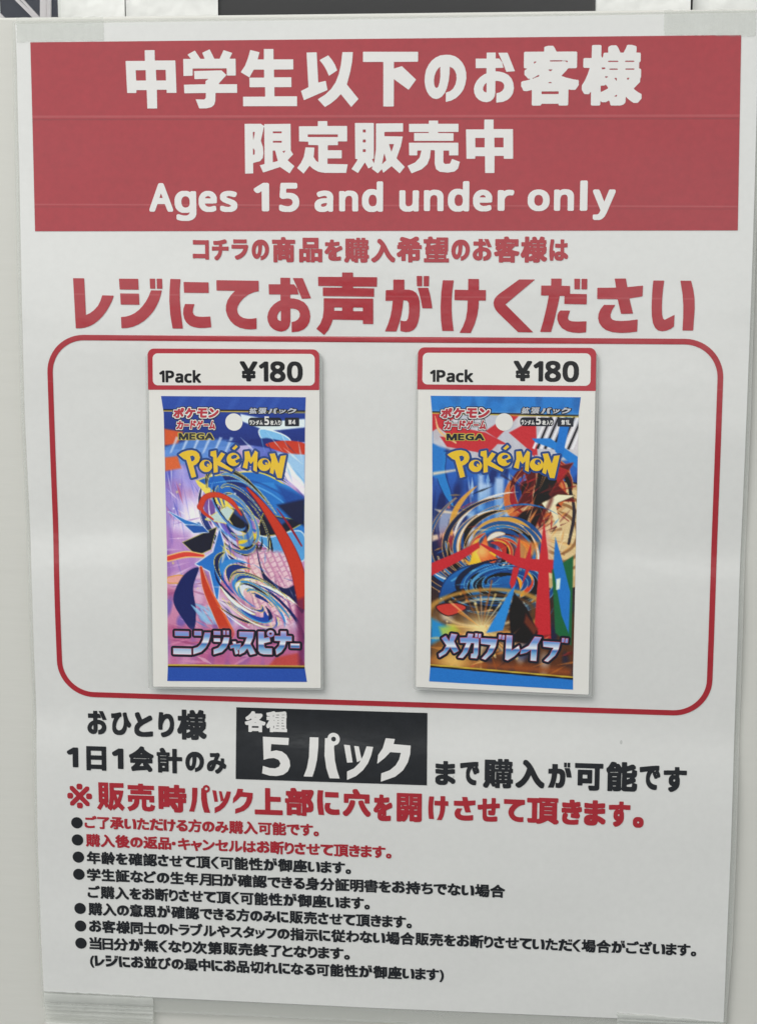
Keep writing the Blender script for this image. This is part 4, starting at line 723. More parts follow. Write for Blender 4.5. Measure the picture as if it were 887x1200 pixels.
    'パ': [('o', [(344, 146), (382, 146), (381, 190), (376, 240), (367, 280), (356, 314), (318, 314), (332, 278), (341, 230)]), ('o', [(410, 148), (452, 148), (449, 190), (453, 240), (462, 282), (474, 318), (430, 318), (416, 275), (408, 220)]), ('o', [(474, 151), (473, 157), (471, 163), (468, 168), (464, 172), (459, 175), (453, 177), (447, 178), (441, 177), (435, 175), (430, 172), (426, 168), (423, 163), (421, 157), (420, 151), (421, 145), (423, 139), (426, 134), (430, 130), (435, 127), (441, 125), (447, 124), (453, 125), (459, 127), (464, 130), (468, 134), (471, 139), (473, 145)]), ('x', [(458, 151), (457, 153), (456, 156), (455, 158), (454, 159), (452, 160), (449, 161), (447, 162), (445, 161), (442, 160), (440, 159), (439, 158), (438, 156), (437, 153), (436, 151), (437, 149), (438, 146), (439, 144), (440, 143), (442, 142), (445, 141), (447, 140), (449, 141), (452, 142), (454, 143), (455, 144), (456, 146), (457, 149)])],
    'ッ': [('o', [(492, 178), (518, 180), (530, 252), (506, 254)]), ('o', [(536, 182), (556, 184), (569, 240), (549, 251)]), ('o', [(590, 182), (618, 184), (610, 220), (596, 254), (575, 284), (545, 310), (506, 328), (506, 292), (535, 278), (558, 255), (576, 222)])],
    'ク': [('o', [(672, 150), (712, 152), (706, 174), (780, 178), (778, 215), (768, 250), (748, 284), (715, 312), (652, 336), (654, 300), (690, 286), (716, 264), (731, 238), (738, 210), (692, 208), (668, 234), (636, 260), (640, 222), (660, 192)])],
}
LOGO = {
    'P': [('o', [(60, 76), (86, 58), (118, 47), (150, 43), (180, 50), (200, 68), (207, 94), (199, 122), (178, 142), (160, 150), (178, 226), (146, 236), (112, 112), (94, 106)]), ('x', [(138, 86), (156, 80), (170, 90), (170, 106), (160, 118), (148, 122)])],
    'o': [('o', [(290, 153), (289, 162), (286, 171), (280, 179), (273, 186), (265, 191), (256, 194), (246, 195), (236, 194), (227, 191), (219, 186), (212, 179), (206, 171), (203, 162), (202, 153), (203, 144), (206, 135), (212, 127), (219, 120), (227, 115), (236, 112), (246, 111), (256, 112), (265, 115), (273, 120), (280, 127), (286, 135), (289, 144)]), ('x', [(274, 138), (274, 143), (272, 147), (270, 151), (266, 154), (263, 157), (258, 158), (254, 159), (250, 158), (245, 157), (242, 154), (238, 151), (236, 147), (234, 143), (234, 138), (234, 133), (236, 129), (238, 125), (242, 122), (245, 119), (250, 118), (254, 117), (258, 118), (263, 119), (266, 122), (270, 125), (272, 129), (274, 133)]), ('o', [(270, 146), (270, 148), (269, 150), (268, 152), (267, 153), (266, 154), (264, 155), (262, 155), (260, 155), (258, 154), (257, 153), (256, 152), (255, 150), (254, 148), (254, 146), (254, 144), (255, 142), (256, 140), (257, 139), (258, 138), (260, 137), (262, 137), (264, 137), (266, 138), (267, 139), (268, 140), (269, 142), (270, 144)])],
    'K': [('o', [(280, 54), (318, 46), (324, 104), (354, 58), (380, 70), (346, 122), (434, 178), (424, 192), (327, 148), (328, 196), (300, 202), (297, 92), (278, 82)])],
    'é': [('o', [(482, 108), (481, 118), (477, 128), (472, 137), (465, 144), (456, 149), (446, 153), (436, 154), (426, 153), (416, 149), (407, 144), (400, 137), (395, 128), (391, 118), (390, 108), (391, 98), (395, 88), (400, 79), (407, 72), (416, 67), (426, 63), (436, 62), (446, 63), (456, 67), (465, 72), (472, 79), (477, 88), (481, 98)]), ('x', [(424, 84), (440, 76), (456, 76), (464, 86), (456, 98), (432, 106), (420, 100)]), ('x', [(446, 116), (496, 92), (496, 118), (458, 134)]), ('o', [(428, 32), (456, 6), (468, 20), (444, 42)])],
    'M': [('o', [(514, 54), (546, 50), (560, 98), (588, 46), (606, 58), (603, 112), (598, 194), (574, 182), (576, 118), (558, 140), (540, 118), (532, 174), (500, 164), (516, 108)])],
    'O': [('o', [(696, 144), (695, 154), (691, 163), (686, 171), (679, 178), (670, 184), (660, 187), (650, 188), (640, 187), (630, 184), (621, 178), (614, 171), (609, 163), (605, 154), (604, 144), (605, 134), (609, 125), (614, 117), (621, 110), (630, 104), (640, 101), (650, 100), (660, 101), (670, 104), (679, 110), (686, 117), (691, 125), (695, 134)]), ('x', [(678, 127), (678, 132), (676, 136), (674, 140), (670, 143), (667, 145), (662, 146), (658, 147), (654, 146), (649, 145), (646, 143), (642, 140), (640, 136), (638, 132), (638, 127), (638, 122), (640, 118), (642, 114), (646, 111), (649, 109), (654, 108), (658, 107), (662, 108), (667, 109), (670, 111), (674, 114), (676, 118), (678, 122)]), ('o', [(672, 136), (672, 138), (671, 140), (670, 141), (669, 142), (668, 143), (666, 144), (664, 144), (662, 144), (660, 143), (659, 142), (658, 141), (657, 140), (656, 138), (656, 136), (656, 134), (657, 132), (658, 131), (659, 130), (660, 129), (662, 128), (664, 128), (666, 128), (668, 129), (669, 130), (670, 131), (671, 132), (672, 134)])],
    'N': [('o', [(688, 70), (724, 66), (750, 138), (764, 84), (802, 78), (770, 238), (740, 236), (720, 172), (712, 212), (688, 200), (700, 110)])],
}
TITLE = {
    'ニ': [('o', [(58, 52), (144, 52), (144, 80), (58, 80)]), ('o', [(46, 160), (158, 160), (158, 196), (46, 196)])],
    'ン': [('o', [(180, 52), (222, 52), (222, 78), (180, 78)]), ('o', [(246, 60), (280, 60), (276, 88), (266, 120), (248, 152), (220, 180), (172, 197), (172, 162), (200, 153), (220, 134), (234, 106), (240, 80)])],
    'ジ': [('o', [(302, 52), (342, 52), (342, 74), (302, 74)]), ('o', [(302, 97), (340, 97), (340, 117), (302, 117)]), ('o', [(362, 48), (374, 48), (374, 72), (362, 72)]), ('o', [(384, 48), (396, 48), (396, 72), (384, 72)]), ('o', [(366, 90), (398, 90), (392, 122), (378, 152), (350, 181), (300, 197), (300, 168), (330, 157), (352, 130)])],
    'ャ': [('o', [(404, 142), (425, 136), (420, 118), (438, 116), (442, 132), (470, 126), (468, 150), (454, 170), (442, 166), (448, 150), (444, 150), (454, 190), (437, 196), (428, 154), (407, 160)])],
    'ス': [('o', [(462, 56), (552, 56), (546, 94), (530, 130), (562, 190), (530, 198), (512, 156), (490, 184), (462, 198), (460, 165), (490, 140), (512, 88), (462, 86)])],
    'ピ': [('o', [(582, 56), (616, 56), (616, 96), (650, 88), (655, 116), (616, 126), (616, 150), (625, 160), (665, 160), (665, 196), (612, 196), (592, 190), (582, 175)]), ('o', [(680, 66), (679, 72), (676, 78), (671, 82), (665, 85), (658, 86), (651, 85), (645, 82), (640, 78), (637, 72), (636, 66), (637, 60), (640, 54), (645, 50), (651, 47), (658, 46), (665, 47), (671, 50), (676, 54), (679, 60)]), ('x', [(668, 66), (667, 69), (665, 72), (662, 74), (658, 75), (654, 74), (651, 72), (649, 69), (648, 66), (649, 63), (651, 60), (654, 58), (658, 57), (662, 58), (665, 60), (667, 63)])],
    'ナ': [('o', [(684, 82), (722, 82), (722, 52), (756, 52), (756, 82), (790, 82), (790, 112), (754, 112), (745, 150), (725, 180), (695, 200), (690, 168), (712, 145), (720, 112), (684, 112)])],
    'ー': [('o', [(784, 130), (840, 130), (840, 156), (784, 156)])],
    'メ': [('o', [(146, 38), (178, 42), (160, 82), (188, 138), (162, 152), (140, 116), (112, 156), (76, 178), (72, 160), (100, 140), (118, 108), (90, 66), (112, 52), (132, 84)])],
    'ガ': [('o', [(198, 64), (240, 62), (246, 38), (274, 40), (268, 62), (308, 66), (304, 160), (296, 182), (262, 180), (264, 158), (278, 154), (282, 92), (262, 92), (240, 150), (214, 182), (188, 180), (214, 146), (236, 92), (200, 92)]), ('o', [(288, 36), (301, 36), (299, 58), (286, 58)]), ('o', [(308, 38), (321, 38), (319, 60), (306, 60)])],
    'ブ': [('o', [(320, 66), (416, 70), (408, 112), (388, 152), (348, 192), (328, 186), (360, 150), (380, 104), (322, 98)]), ('o', [(428, 44), (441, 44), (439, 68), (426, 68)]), ('o', [(448, 46), (461, 46), (459, 70), (446, 70)])],
    'レ': [('o', [(472, 48), (506, 50), (502, 140), (546, 108), (552, 136), (520, 170), (480, 196), (466, 190)])],
    'イ': [('o', [(640, 56), (678, 58), (655, 100), (650, 198), (617, 196), (620, 130), (590, 150), (556, 160), (560, 136), (605, 110)])],
}




def reference_mark():
    """the crossed mark with four dots"""
    t, s = 0.012, 0.36
    plus = [(t, t), (s, t), (s, -t), (t, -t), (t, -s), (-t, -s), (-t, -t), (-s, -t), (-s, t), (-t, t), (-t, s), (t, s)]
    q = math.sqrt(0.5)
    loops = [[((x - y) * q + 0.5, (x + y) * q + 0.38) for x, y in plus]]
    for x, y in ((0.5, 0.68), (0.5, 0.08), (0.2, 0.38), (0.8, 0.38)):
        loops.append(circle(x, y, 0.04, 24))
    return loops


type_curve = bpy.data.curves.new('type_specimen', 'FONT')
type_object = bpy.data.objects.new('type_specimen', type_curve)
COL.objects.link(type_object)
EM = 160                       # grid cells to the em
MARGIN = 38
# thickening of each face: growth and the least gap kept between strokes (em)
FACE = {'body': (0.040, 0.014), 'head': (0.048, 0.014), 'call': (0.060, 0.012), 'warn': (0.052, 0.013), 'latin': (0.042, 0.014, 1.06),
        'caps': (0.050, 0.014), 'caps_rim': (0.115, 0.0),
        'title': (0.040, 0.014), 'title_rim': (0.085, 0.0), 'title_back': (0.155, 0.0), 'small': (0.06, 0.013), 'small_rim': (0.14, 0.0), 'small_back': (0.21, 0.0)}


def outline_edges(ch):
    if ch in LATIN or ch == '\u203b':
        loops = reference_mark() if ch == '\u203b' else [[(v[i] / 1000.0, v[i + 1] / 1000.0) for i in range(0, len(v), 2)] for v in LATIN[ch]]
        a = np.array([p for c in loops for p in c])
        b = np.array([p for c in loops for p in c[1:] + c[:1]])
        return a, b
    type_curve.body = ch
    bpy.context.view_layer.update()
    me = bpy.data.meshes.new_from_object(type_object.evaluated_get(bpy.context.evaluated_depsgraph_get()))
    co = np.array([v.co[:2] for v in me.vertices])
    seen = {}
    for p in me.polygons:
        vs = list(p.vertices)
        for i, j in zip(vs, vs[1:] + vs[:1]):
            k = (min(i, j), max(i, j))
            seen[k] = seen.get(k, 0) + 1
    e = np.array([k for k, n in seen.items() if n == 1])
    bpy.data.meshes.remove(me)
    return co[e[:, 0]], co[e[:, 1]]


def fill_grid(a, b):
    lo = np.minimum(a, b).min(0) - MARGIN / EM
    hi = np.maximum(a, b).max(0) + MARGIN / EM
    w, h = np.ceil((hi - lo) * EM).astype(int)
    a, b = (a - lo) * EM, (b - lo) * EM
    cross = np.zeros((h, w + 1), np.int32)
    ys = np.arange(h) + 0.5
    for (xa, ya), (xb, yb) in zip(a, b):
        if ya == yb:
            continue
        if ya > yb:
            xa, ya, xb, yb = xb, yb, xa, ya
        rows = np.where((ys >= ya) & (ys < yb))[0]
        x = xa + (ys[rows] - ya) / (yb - ya) * (xb - xa)
        np.add.at(cross, (rows, np.clip(np.ceil(x - 0.5).astype(int), 0, w)), 1)
    return (np.cumsum(cross, 1)[:, :w] % 2).astype(bool), lo


def thicken(mask, grow, gap, square=1.22):
    """grow strokes outwards but leave a thin gap where two strokes would meet; signed field, inside > 0"""
    g, k = grow * EM, gap * EM
    reach = g + k + 2
    n = int(reach) + 1
    d = np.full(mask.shape, reach)
    for dy in range(-n, n + 1):
        for dx in range(-n, n + 1):
            q = max(abs(dx), abs(dy), math.hypot(dx, dy) / square)
            if q <= reach:
                s = np.roll(np.roll(mask, dy, 0), dx, 1)
                np.minimum(d, np.where(s, q, reach), out=d)
    out = np.clip(g - d + 0.5, -1, 1)
    if gap > 0:
        m = d.copy()
        for s in range(1, n + 1):
            m = np.maximum(m, np.maximum(np.roll(d, s, 1), np.roll(d, -s, 1)))
        e = m.copy()
        for s in range(1, n + 1):
            e = np.maximum(e, np.maximum(np.roll(m, s, 0), np.roll(m, -s, 0)))
        narrow = (e < reach - 0.01) & (e >= k)
        out = np.where(narrow, np.clip(e - k - d + 0.5, -1, 1), np.where(e < k, 1.0, out))
        out = np.where(mask, 1.0, out)
    return out


def trace(field):
    """level lines of the field as closed loops, inside on the left"""
    f = field.astype(float) + 1e-7
    s = f >= 0
    total = s[:-1, :-1].astype(int) + s[1:, :-1] + s[:-1, 1:] + s[1:, 1:]
    turn = {1: ('bl',), 2: ('rb',), 3: ('rl',), 4: ('tr',), 5: ('bl', 'tr'), 6: ('tb',), 7: ('tl',), 8: ('lt',), 9: ('bt',),
            10: ('rb', 'lt'), 11: ('rt',), 12: ('lr',), 13: ('br',), 14: ('lb',)}
    after = {}
    for y, x in zip(*np.where(total % 4 != 0)):
        side = {'b': (0, y, x), 'r': (1, y, x + 1), 't': (0, y + 1, x), 'l': (1, y, x)}
        code = int(s[y, x]) + 2 * int(s[y, x + 1]) + 4 * int(s[y + 1, x + 1]) + 8 * int(s[y + 1, x])
        for p, q in turn[code]:
            after.setdefault(side[p], []).append(side[q])

    def point(e):
        t, y, x = e
        p = f[y, x]
        q = f[y, x + 1] if t == 0 else f[y + 1, x]
        k = -p / (q - p)
        return (x + k, y) if t == 0 else (x, y + k)
    loops = []
    while after:
        start = cur = next(iter(after))
        loop = [start]
        while cur in after:
            q = after[cur].pop()
            if not after[cur]:
                del after[cur]
            if q == start:
                break
            loop.append(q)
            cur = q
        if len(loop) > 8:
            loops.append(np.array([point(e) for e in loop]))
    return loops


def simplify(p, tol=0.3):
    j = int(((p - p[0]) ** 2).sum(1).argmax())
    i = int(((p - p[j]) ** 2).sum(1).argmax())
    i, j = min(i, j), max(i, j)

    def keep(q):
        stack, kept = [(0, len(q) - 1)], {0, len(q) - 1}
        while stack:
            a, b = stack.pop()
            if b - a < 2:
                continue
            v = q[b] - q[a]
            d = np.abs(v[0] * (q[a:b + 1, 1] - q[a, 1]) - v[1] * (q[a:b + 1, 0] - q[a, 0])) / (np.hypot(*v) + 1e-9)
            k = int(d.argmax())
            if d[k] > tol:
                kept.add(a + k)
                stack += [(a, a + k), (a + k, b)]
        return q[sorted(kept)]
    return np.vstack([keep(p[i:j + 1])[:-1], keep(np.vstack([p[j:], p[:i + 1]]))[:-1]])


CACHE = {}


def glyph(face, ch):
    """outlines of a character in a face, and their bounding box"""
    if (face, ch) not in CACHE:
        mask, lo = fill_grid(*outline_edges(ch))
        loops = []
        f = thicken(mask, *FACE[face])
        f = (f * 2 + np.roll(f, 1, 0) + np.roll(f, -1, 0)) / 4
        f = (f * 2 + np.roll(f, 1, 1) + np.roll(f, -1, 1)) / 4
        for c in trace(f):
            c = simplify(c)
            area = 0.5 * np.sum(c[:, 0] * np.roll(c[:, 1], -1) - c[:, 1] * np.roll(c[:, 0], -1))
            if len(c) > 2 and abs(area) > 5:
                loops.append([tuple(q) for q in ((c + 0.5) / EM + lo)])
        xs = [p[0] for c in loops for p in c]
        ys = [p[1] for c in loops for p in c]
        CACHE[face, ch] = loops, (min(xs), min(ys), max(xs), max(ys))
    return CACHE[face, ch]


def islands(loops):
    """group the contours of a character into outer outlines with their holes"""
    def area(c):
        return 0.5 * sum(c[i - 1][0] * c[i][1] - c[i][0] * c[i - 1][1] for i in range(len(c)))

    def inside(p, c):
        r = False
        for i in range(len(c)):
            (xa, ya), (xb, yb) = c[i - 1], c[i]
            if (ya > p[1]) != (yb > p[1]) and p[0] < (xb - xa) * (p[1] - ya) / (yb - ya) + xa:
                r = not r
        return r
    outer = [[c] for c in loops if area(c) > 0]
    for c in loops:
        if area(c) <= 0:
            own = [s for s in outer if inside(c[0], s[0])]
            if own:
                min(own, key=lambda s: abs(area(s[0]))).append(c)
    return outer


def field_of(pieces, x, y):
    """signed distance of drawn pieces, inside > 0"""
    out = np.full(x.shape, -1e9)
    for kind, pts in pieces:
        d = np.full(x.shape, 1e9)
        ins = np.zeros(x.shape, bool)
        for i in range(len(pts)):
            (ax, ay), (bx, by) = pts[i - 1], pts[i]
            ex, ey = bx - ax, by - ay
            t = np.clip(((x - ax) * ex + (y - ay) * ey) / (ex * ex + ey * ey + 1e-12), 0, 1)
            d = np.minimum(d, np.hypot(x - ax - t * ex, y - ay - t * ey))
            if ay != by:
                ins ^= ((ay > y) != (by > y)) & (x < (bx - ax) * (y - ay) / (by - ay) + ax)
        d = np.where(ins, d, -d)
        out = np.maximum(out, d) if kind == 'o' else np.minimum(out, -d)
    return out


def drawn(pieces, box, grow=0.0):
    """a drawn character fitted into a box (mm), its outline moved out by grow"""
    xa, ya, xb, yb = box
    allp = [p for kind, pts in pieces if kind == 'o' for p in pts]
    u0, u1 = min(p[0] for p in allp), max(p[0] for p in allp)
    v0, v1 = min(p[1] for p in allp), max(p[1] for p in allp)
    placed = [(kind, [(xa + (u - u0) / (u1 - u0) * (xb - xa), yb - (v - v0) / (v1 - v0) * (yb - ya)) for u, v in pts]) for kind, pts in pieces]
    step = max(xb - xa, yb - ya) / 110.0
    pad = grow + 4 * step
    gx, gy = np.arange(xa - pad, xb + pad, step), np.arange(ya - pad, yb + pad, step)
    x, y = np.meshgrid(gx, gy)
    loops = []
    for c in trace(field_of(placed, x, y) / step + grow / step):
        c = simplify(c, 0.12)
        area = 0.5 * np.sum(c[:, 0] * np.roll(c[:, 1], -1) - c[:, 1] * np.roll(c[:, 0], -1))
        if len(c) > 2 and abs(area) > 3:
            loops.append([(gx[0] + p[0] * step, gy[0] + p[1] * step) for p in c])
    return loops


def lettering(draw, fit, items, mat, height, lift, parent, label, shear, tone=False):
    shapes, tones = [], []
    for ch, xa, ya, xb, yb in items:
        if fit == 'title':
            out = drawn(TITLE[ch], (xa, ya, xb, yb), {'title': 0.0, 'title_rim': 0.13, 'title_back': 0.8}[draw])
        elif fit == 'logo':
            out = drawn(LOGO[ch], (xa, ya, xb, yb), 0.64 if draw == 'logo_rim' else 0.0)
        elif ch in DRAWN and draw in ('head', 'call', 'warn', 'body'):
            out = drawn(DRAWN[ch], (xa, ya, xb, yb))
        else:
            loops, _ = glyph(draw, ch)
            _, (bx0, by0, bx1, by1) = glyph(fit, ch)
            sx, sy = (xb - xa) / (bx1 - bx0), (yb - ya) / (by1 - by0)
            out = [[(xa + (x - bx0) * sx, ya + (y - by0) * sy) for x, y in c] for c in loops]
        ym = (ya + yb) / 2
        isl = islands([[(x + shear * (y - ym), y) for x, y in c] for c in out])
        shapes += isl
        lo, hi = min(i[2] for i in items), max(i[4] for i in items)
        tones += [(lo, hi)] * len(isl)
    o = sheet('lettering', shapes, mat, height, lift, parent, tone=tones if tone else None)
    o['label'] = label
    return o


# ---------------------------------------------------------------- the notice
poster = empty('poster', W(105, 0, 0), 'white paper notice with a red banner and Japanese sales rules, taped to the white board', 'poster')
paper_sheet(SHEET['paper'], MAT['paper'], poster, 0.35)
sheet('laminate_border', [[SHEET['film'], SHEET['paper'][::-1]]], MAT['film'], PAPER_H, -0.05, poster, thick=0.2)
banner = draped('banner', SHEET['banner'], MAT['banner_ink'], PAPER_H, 0.12, poster, 30, 40)
frame_out = rounded(SHEET['frame'], (11.2,) * 4, 14)
frame_in = rounded(inset(SHEET['frame'], 1.62), (9.6,) * 4, 14)
o = sheet('frame_line', [[frame_out, frame_in[::-1]]], MAT['red_ink'], PAPER_H, 0.12, poster)
black_panel = draped('black_panel', SHEET['panel'], MAT['black_ink'], PAPER_H, 0.12, poster, 10, 16)
for x, y in SHEET['dots']:
    sheet('bullet_dot', [[circle(x, y, 1.82, 36)]], MAT['black_ink'], PAPER_H, 0.12, poster)


# ---------------------------------------------------------------- printed pictures of the two packs
class Print:
    """a picture printed with inks, painted on a fine grid; units are fractions of the pack's width"""

    def __init__(self, nu=190, nv=372, aspect=1.957):
        self.nu, self.nv = nu, nv
        self.x, self.y = np.meshgrid(np.linspace(0, 100, nu), np.linspace(0, 100 * aspect, nv))
        self.c = np.zeros((nv, nu, 3))
        self.rng = np.random.default_rng(5)

    def put(self, a, col):
        col = np.asarray(col, float)
        self.c += (col - self.c) * np.clip(a, 0, 1)[..., None]

    def ramp(self, stops):
        ys = [s[0] for s in stops]
        for k in range(3):
            self.c[..., k] = np.interp(self.y, ys, [s[1][k] for s in stops])

    def sd_poly(self, pts):
        d = np.full(self.x.shape, 1e9)
        ins = np.zeros(self.x.shape, bool)
        for i in range(len(pts)):
            (ax, ay), (bx, by) = pts[i - 1], pts[i]
            ex, ey = bx - ax, by - ay
            t = np.clip(((self.x - ax) * ex + (self.y - ay) * ey) / (ex * ex + ey * ey + 1e-9), 0, 1)
            d = np.minimum(d, np.hypot(self.x - ax - t * ex, self.y - ay - t * ey))
            if ay != by:
                ins ^= ((ay > self.y) != (by > self.y)) & (self.x < (bx - ax) * (self.y - ay) / (by - ay) + ax)
        return np.where(ins, -d, d)

    def smooth(self, pts, n=8):
        """closed Catmull-Rom outline"""
        out = []
        k = len(pts)
        for i in range(k):
            p0, p1, p2, p3 = (np.array(pts[(i + j) % k], float) for j in (-1, 0, 1, 2))
            for t in np.linspace(0, 1, n, endpoint=False):
                out.append(tuple(0.5 * (2 * p1 + (p2 - p0) * t + (2 * p0 - 5 * p1 + 4 * p2 - p3) * t * t + (3 * p1 - p0 - 3 * p2 + p3) * t ** 3)))
        return out

    def poly(self, pts, col, edge=None, ew=0.8, soft=0.5, alpha=1.0, curve=False, col2=None, axis=(0, 1)):
        d = self.sd_poly(self.smooth(pts) if curve else pts)
        if edge is not None:
            self.put(alpha * np.clip(0.5 - (d - ew) / soft, 0, 1), edge)
        a = alpha * np.clip(0.5 - d / soft, 0, 1)
        if col2 is None:
            self.put(a, col)
        else:
            s = self.x * axis[0] + self.y * axis[1]
            sel = s[d < 0] if (d < 0).any() else s
            t = np.clip((s - sel.min()) / (np.ptp(sel) + 1e-6), 0, 1)[..., None]
            self.put(a, np.array(col, float) * (1 - t) + np.array(col2, float) * t)

    def ribbon(self, path, col, edge=None, ew=0.7, soft=0.5, alpha=1.0):
        """path of (x, y, half width)"""
        p = [np.array(q, float) for q in path]
        p = [2 * p[0] - p[1]] + p + [2 * p[-1] - p[-2]]
        d = np.full(self.x.shape, 1e9)
        for i in range(1, len(p) - 2):
            for t in np.linspace(0, 1, 26):
                q = 0.5 * (2 * p[i] + (p[i + 1] - p[i - 1]) * t + (2 * p[i - 1] - 5 * p[i] + 4 * p[i + 1] - p[i + 2]) * t * t
                           + (3 * p[i] - p[i - 1] - 3 * p[i + 1] + p[i + 2]) * t ** 3)
                d = np.minimum(d, np.hypot(self.x - q[0], self.y - q[1]) - max(q[2], 0.05))
        if edge is not None:
            self.put(alpha * np.clip(0.5 - (d - ew) / soft, 0, 1), edge)
        self.put(alpha * np.clip(0.5 - d / soft, 0, 1), col)

    def burst(self, x, y, r, col, a=1.0, rx=1.0, ry=1.0):
        d2 = ((self.x - x) / rx) ** 2 + ((self.y - y) / ry) ** 2
        self.put(a * np.exp(-d2 / (r * r)), col)

    def oval(self, x, y, a, b, rot, col, edge=None, ew=0.9, soft=0.6, alpha=1.0, hole=None):
        c, s = math.cos(math.radians(rot)), math.sin(math.radians(rot))
        X, Y = (self.x - x) * c + (self.y - y) * s, -(self.x - x) * s + (self.y - y) * c
        k = np.hypot(X / a, Y / b)
        d = (k - 1) * min(a, b)
        if edge is not None:
            self.put(alpha * np.clip(0.5 - (d - ew) / soft, 0, 1), edge)
        m_ = alpha * np.clip(0.5 - d / soft, 0, 1)
        if hole:
            m_ = m_ * np.clip(0.5 + ((k - hole) * min(a, b)) / soft, 0, 1)
        self.put(m_, col)

    def wash(self, scale, col, a, stretch=(1, 1), seed=0, lo=0.5, hi=0.8):
        """soft irregular patches of another ink"""
        g = np.random.default_rng(seed)
        n = np.zeros_like(self.x)
        for k in range(14):
            th = g.uniform(0, 2 * math.pi)
            fr = g.uniform(0.6, 2.2) / scale
            n += np.sin((self.x * math.cos(th) / stretch[0] + self.y * math.sin(th) / stretch[1]) * fr * 2 * math.pi + g.uniform(0, 7))
        n = (n / 14 * 1.9 + 1) / 2
        self.put(a * np.clip((n - lo) / (hi - lo), 0, 1), col)

    def dashes(self, n, area, angle, spread, length, width, cols, a=0.8, seed=0, fade=True):
        """thin slanting strokes scattered inside a rectangle"""
        g = np.random.default_rng(seed)
        xa, ya, xb, yb = area
        for k in range(n):
            x, y = g.uniform(xa, xb), g.uniform(ya, yb)
            th = math.radians(angle + g.normal(0, spread))
            ln, w = length * g.uniform(0.5, 1.4), width * g.uniform(0.5, 1.3)
            dx, dy = math.cos(th) * ln / 2, math.sin(th) * ln / 2
            nx, ny = -math.sin(th) * w / 2, math.cos(th) * w / 2
            self.poly([(x - dx, y - dy), (x + nx, y + ny), (x + dx, y + dy), (x - nx, y - ny)], cols[k % len(cols)], soft=0.5, alpha=a * g.uniform(0.5, 1))

    def rays(self, x, y, n, r0, r1, width, cols, a=0.7, seed=0, a0=0, a1=360):
        g = np.random.default_rng(seed)
        for k in range(n):
            th = math.radians(g.uniform(a0, a1))
            p, q = r0 * g.uniform(0.8, 1.3), r1 * g.uniform(0.6, 1.2)
            c, s, w = math.cos(th), math.sin(th), width * g.uniform(0.4, 1.2)
            self.poly([(x + c * p, y + s * p), (x + c * q - s * w, y + s * q + c * w), (x + c * q + s * w, y + s * q - c * w)], cols[k % len(cols)], soft=0.6, alpha=a * g.uniform(0.5, 1))

    def swirl(self, cx, cy, n, r0, r1, squash, tilt, cols, wide, seed=0, a=0.9, edge=None, twist=0.12):
        """tapering arcs whirling round a point"""
        g = np.random.default_rng(seed)
        c, s = math.cos(math.radians(tilt)), math.sin(math.radians(tilt))
        X, Y = (self.x - cx) * c + (self.y - cy) * s, (-(self.x - cx) * s + (self.y - cy) * c) / squash
        r, th = np.hypot(X, Y), np.arctan2(Y, X)
        order = np.sort(g.uniform(r0, r1, n))[::-1]
        for k in range(n):
            start, span = g.uniform(-math.pi, math.pi), math.radians(g.uniform(40, 150))
            t = ((th - start) % (2 * math.pi)) / span
            w = wide * g.uniform(0.25, 1.0) * np.sin(math.pi * np.clip(t, 0, 1)) ** 0.8
            d = np.abs(r - order[k] * (1 + twist * (t - 0.5))) - w
            d = np.where(t <= 1, d, 9.0)
            if edge is not None and k % 2 == 0:
                self.put(a * np.clip(0.5 - (d - 0.55) / 0.5, 0, 1), edge)
            self.put(a * np.clip(0.5 - d / 0.5, 0, 1), cols[int(g.integers(len(cols)))])

    def dots(self, n, area, r, cols, seed=0, a=0.9):
        g = np.random.default_rng(seed)
        for k in range(n):
            self.burst(g.uniform(area[0], area[2]), g.uniform(area[1], area[3]), r * g.uniform(0.5, 1.5), cols[k % len(cols)], a)

    def lattice(self, pts, col, pitch, ang, a, duty=0.3):
        d = self.sd_poly(pts)
        c, s = math.cos(math.radians(ang)), math.sin(math.radians(ang))
        X, Y = self.x * c + self.y * s, -self.x * s + self.y * c
        row = np.floor(Y / pitch)
        m_ = (((Y / pitch) % 1) < duty) | ((((X / (pitch * 0.8)) + 0.5 * (row % 2)) % 1) < duty * 0.8)
        self.put(a * m_ * np.clip(0.5 - d / 3.0, 0, 1), col)

    def linear(self):
        v = np.clip((self.c - 128) * 1.2 + 116 + self.rng.normal(0, 3.0, self.c.shape[:2])[..., None], 2, 250) / 255.0
        return np.where(v <= 0.04045, v / 12.92, ((v + 0.055) / 1.055) ** 2.4)


def crop1(*p):
    return [((x - 83) / 4.89, (y - 183) / 4.89) + tuple(w / 4.89 for w in rest) for x, y, *rest in p]


def crop2(*p):
    return [((x - 70) / 4.94, (y - 182) / 4.94) + tuple(w / 4.94 for w in rest) for x, y, *rest in p]


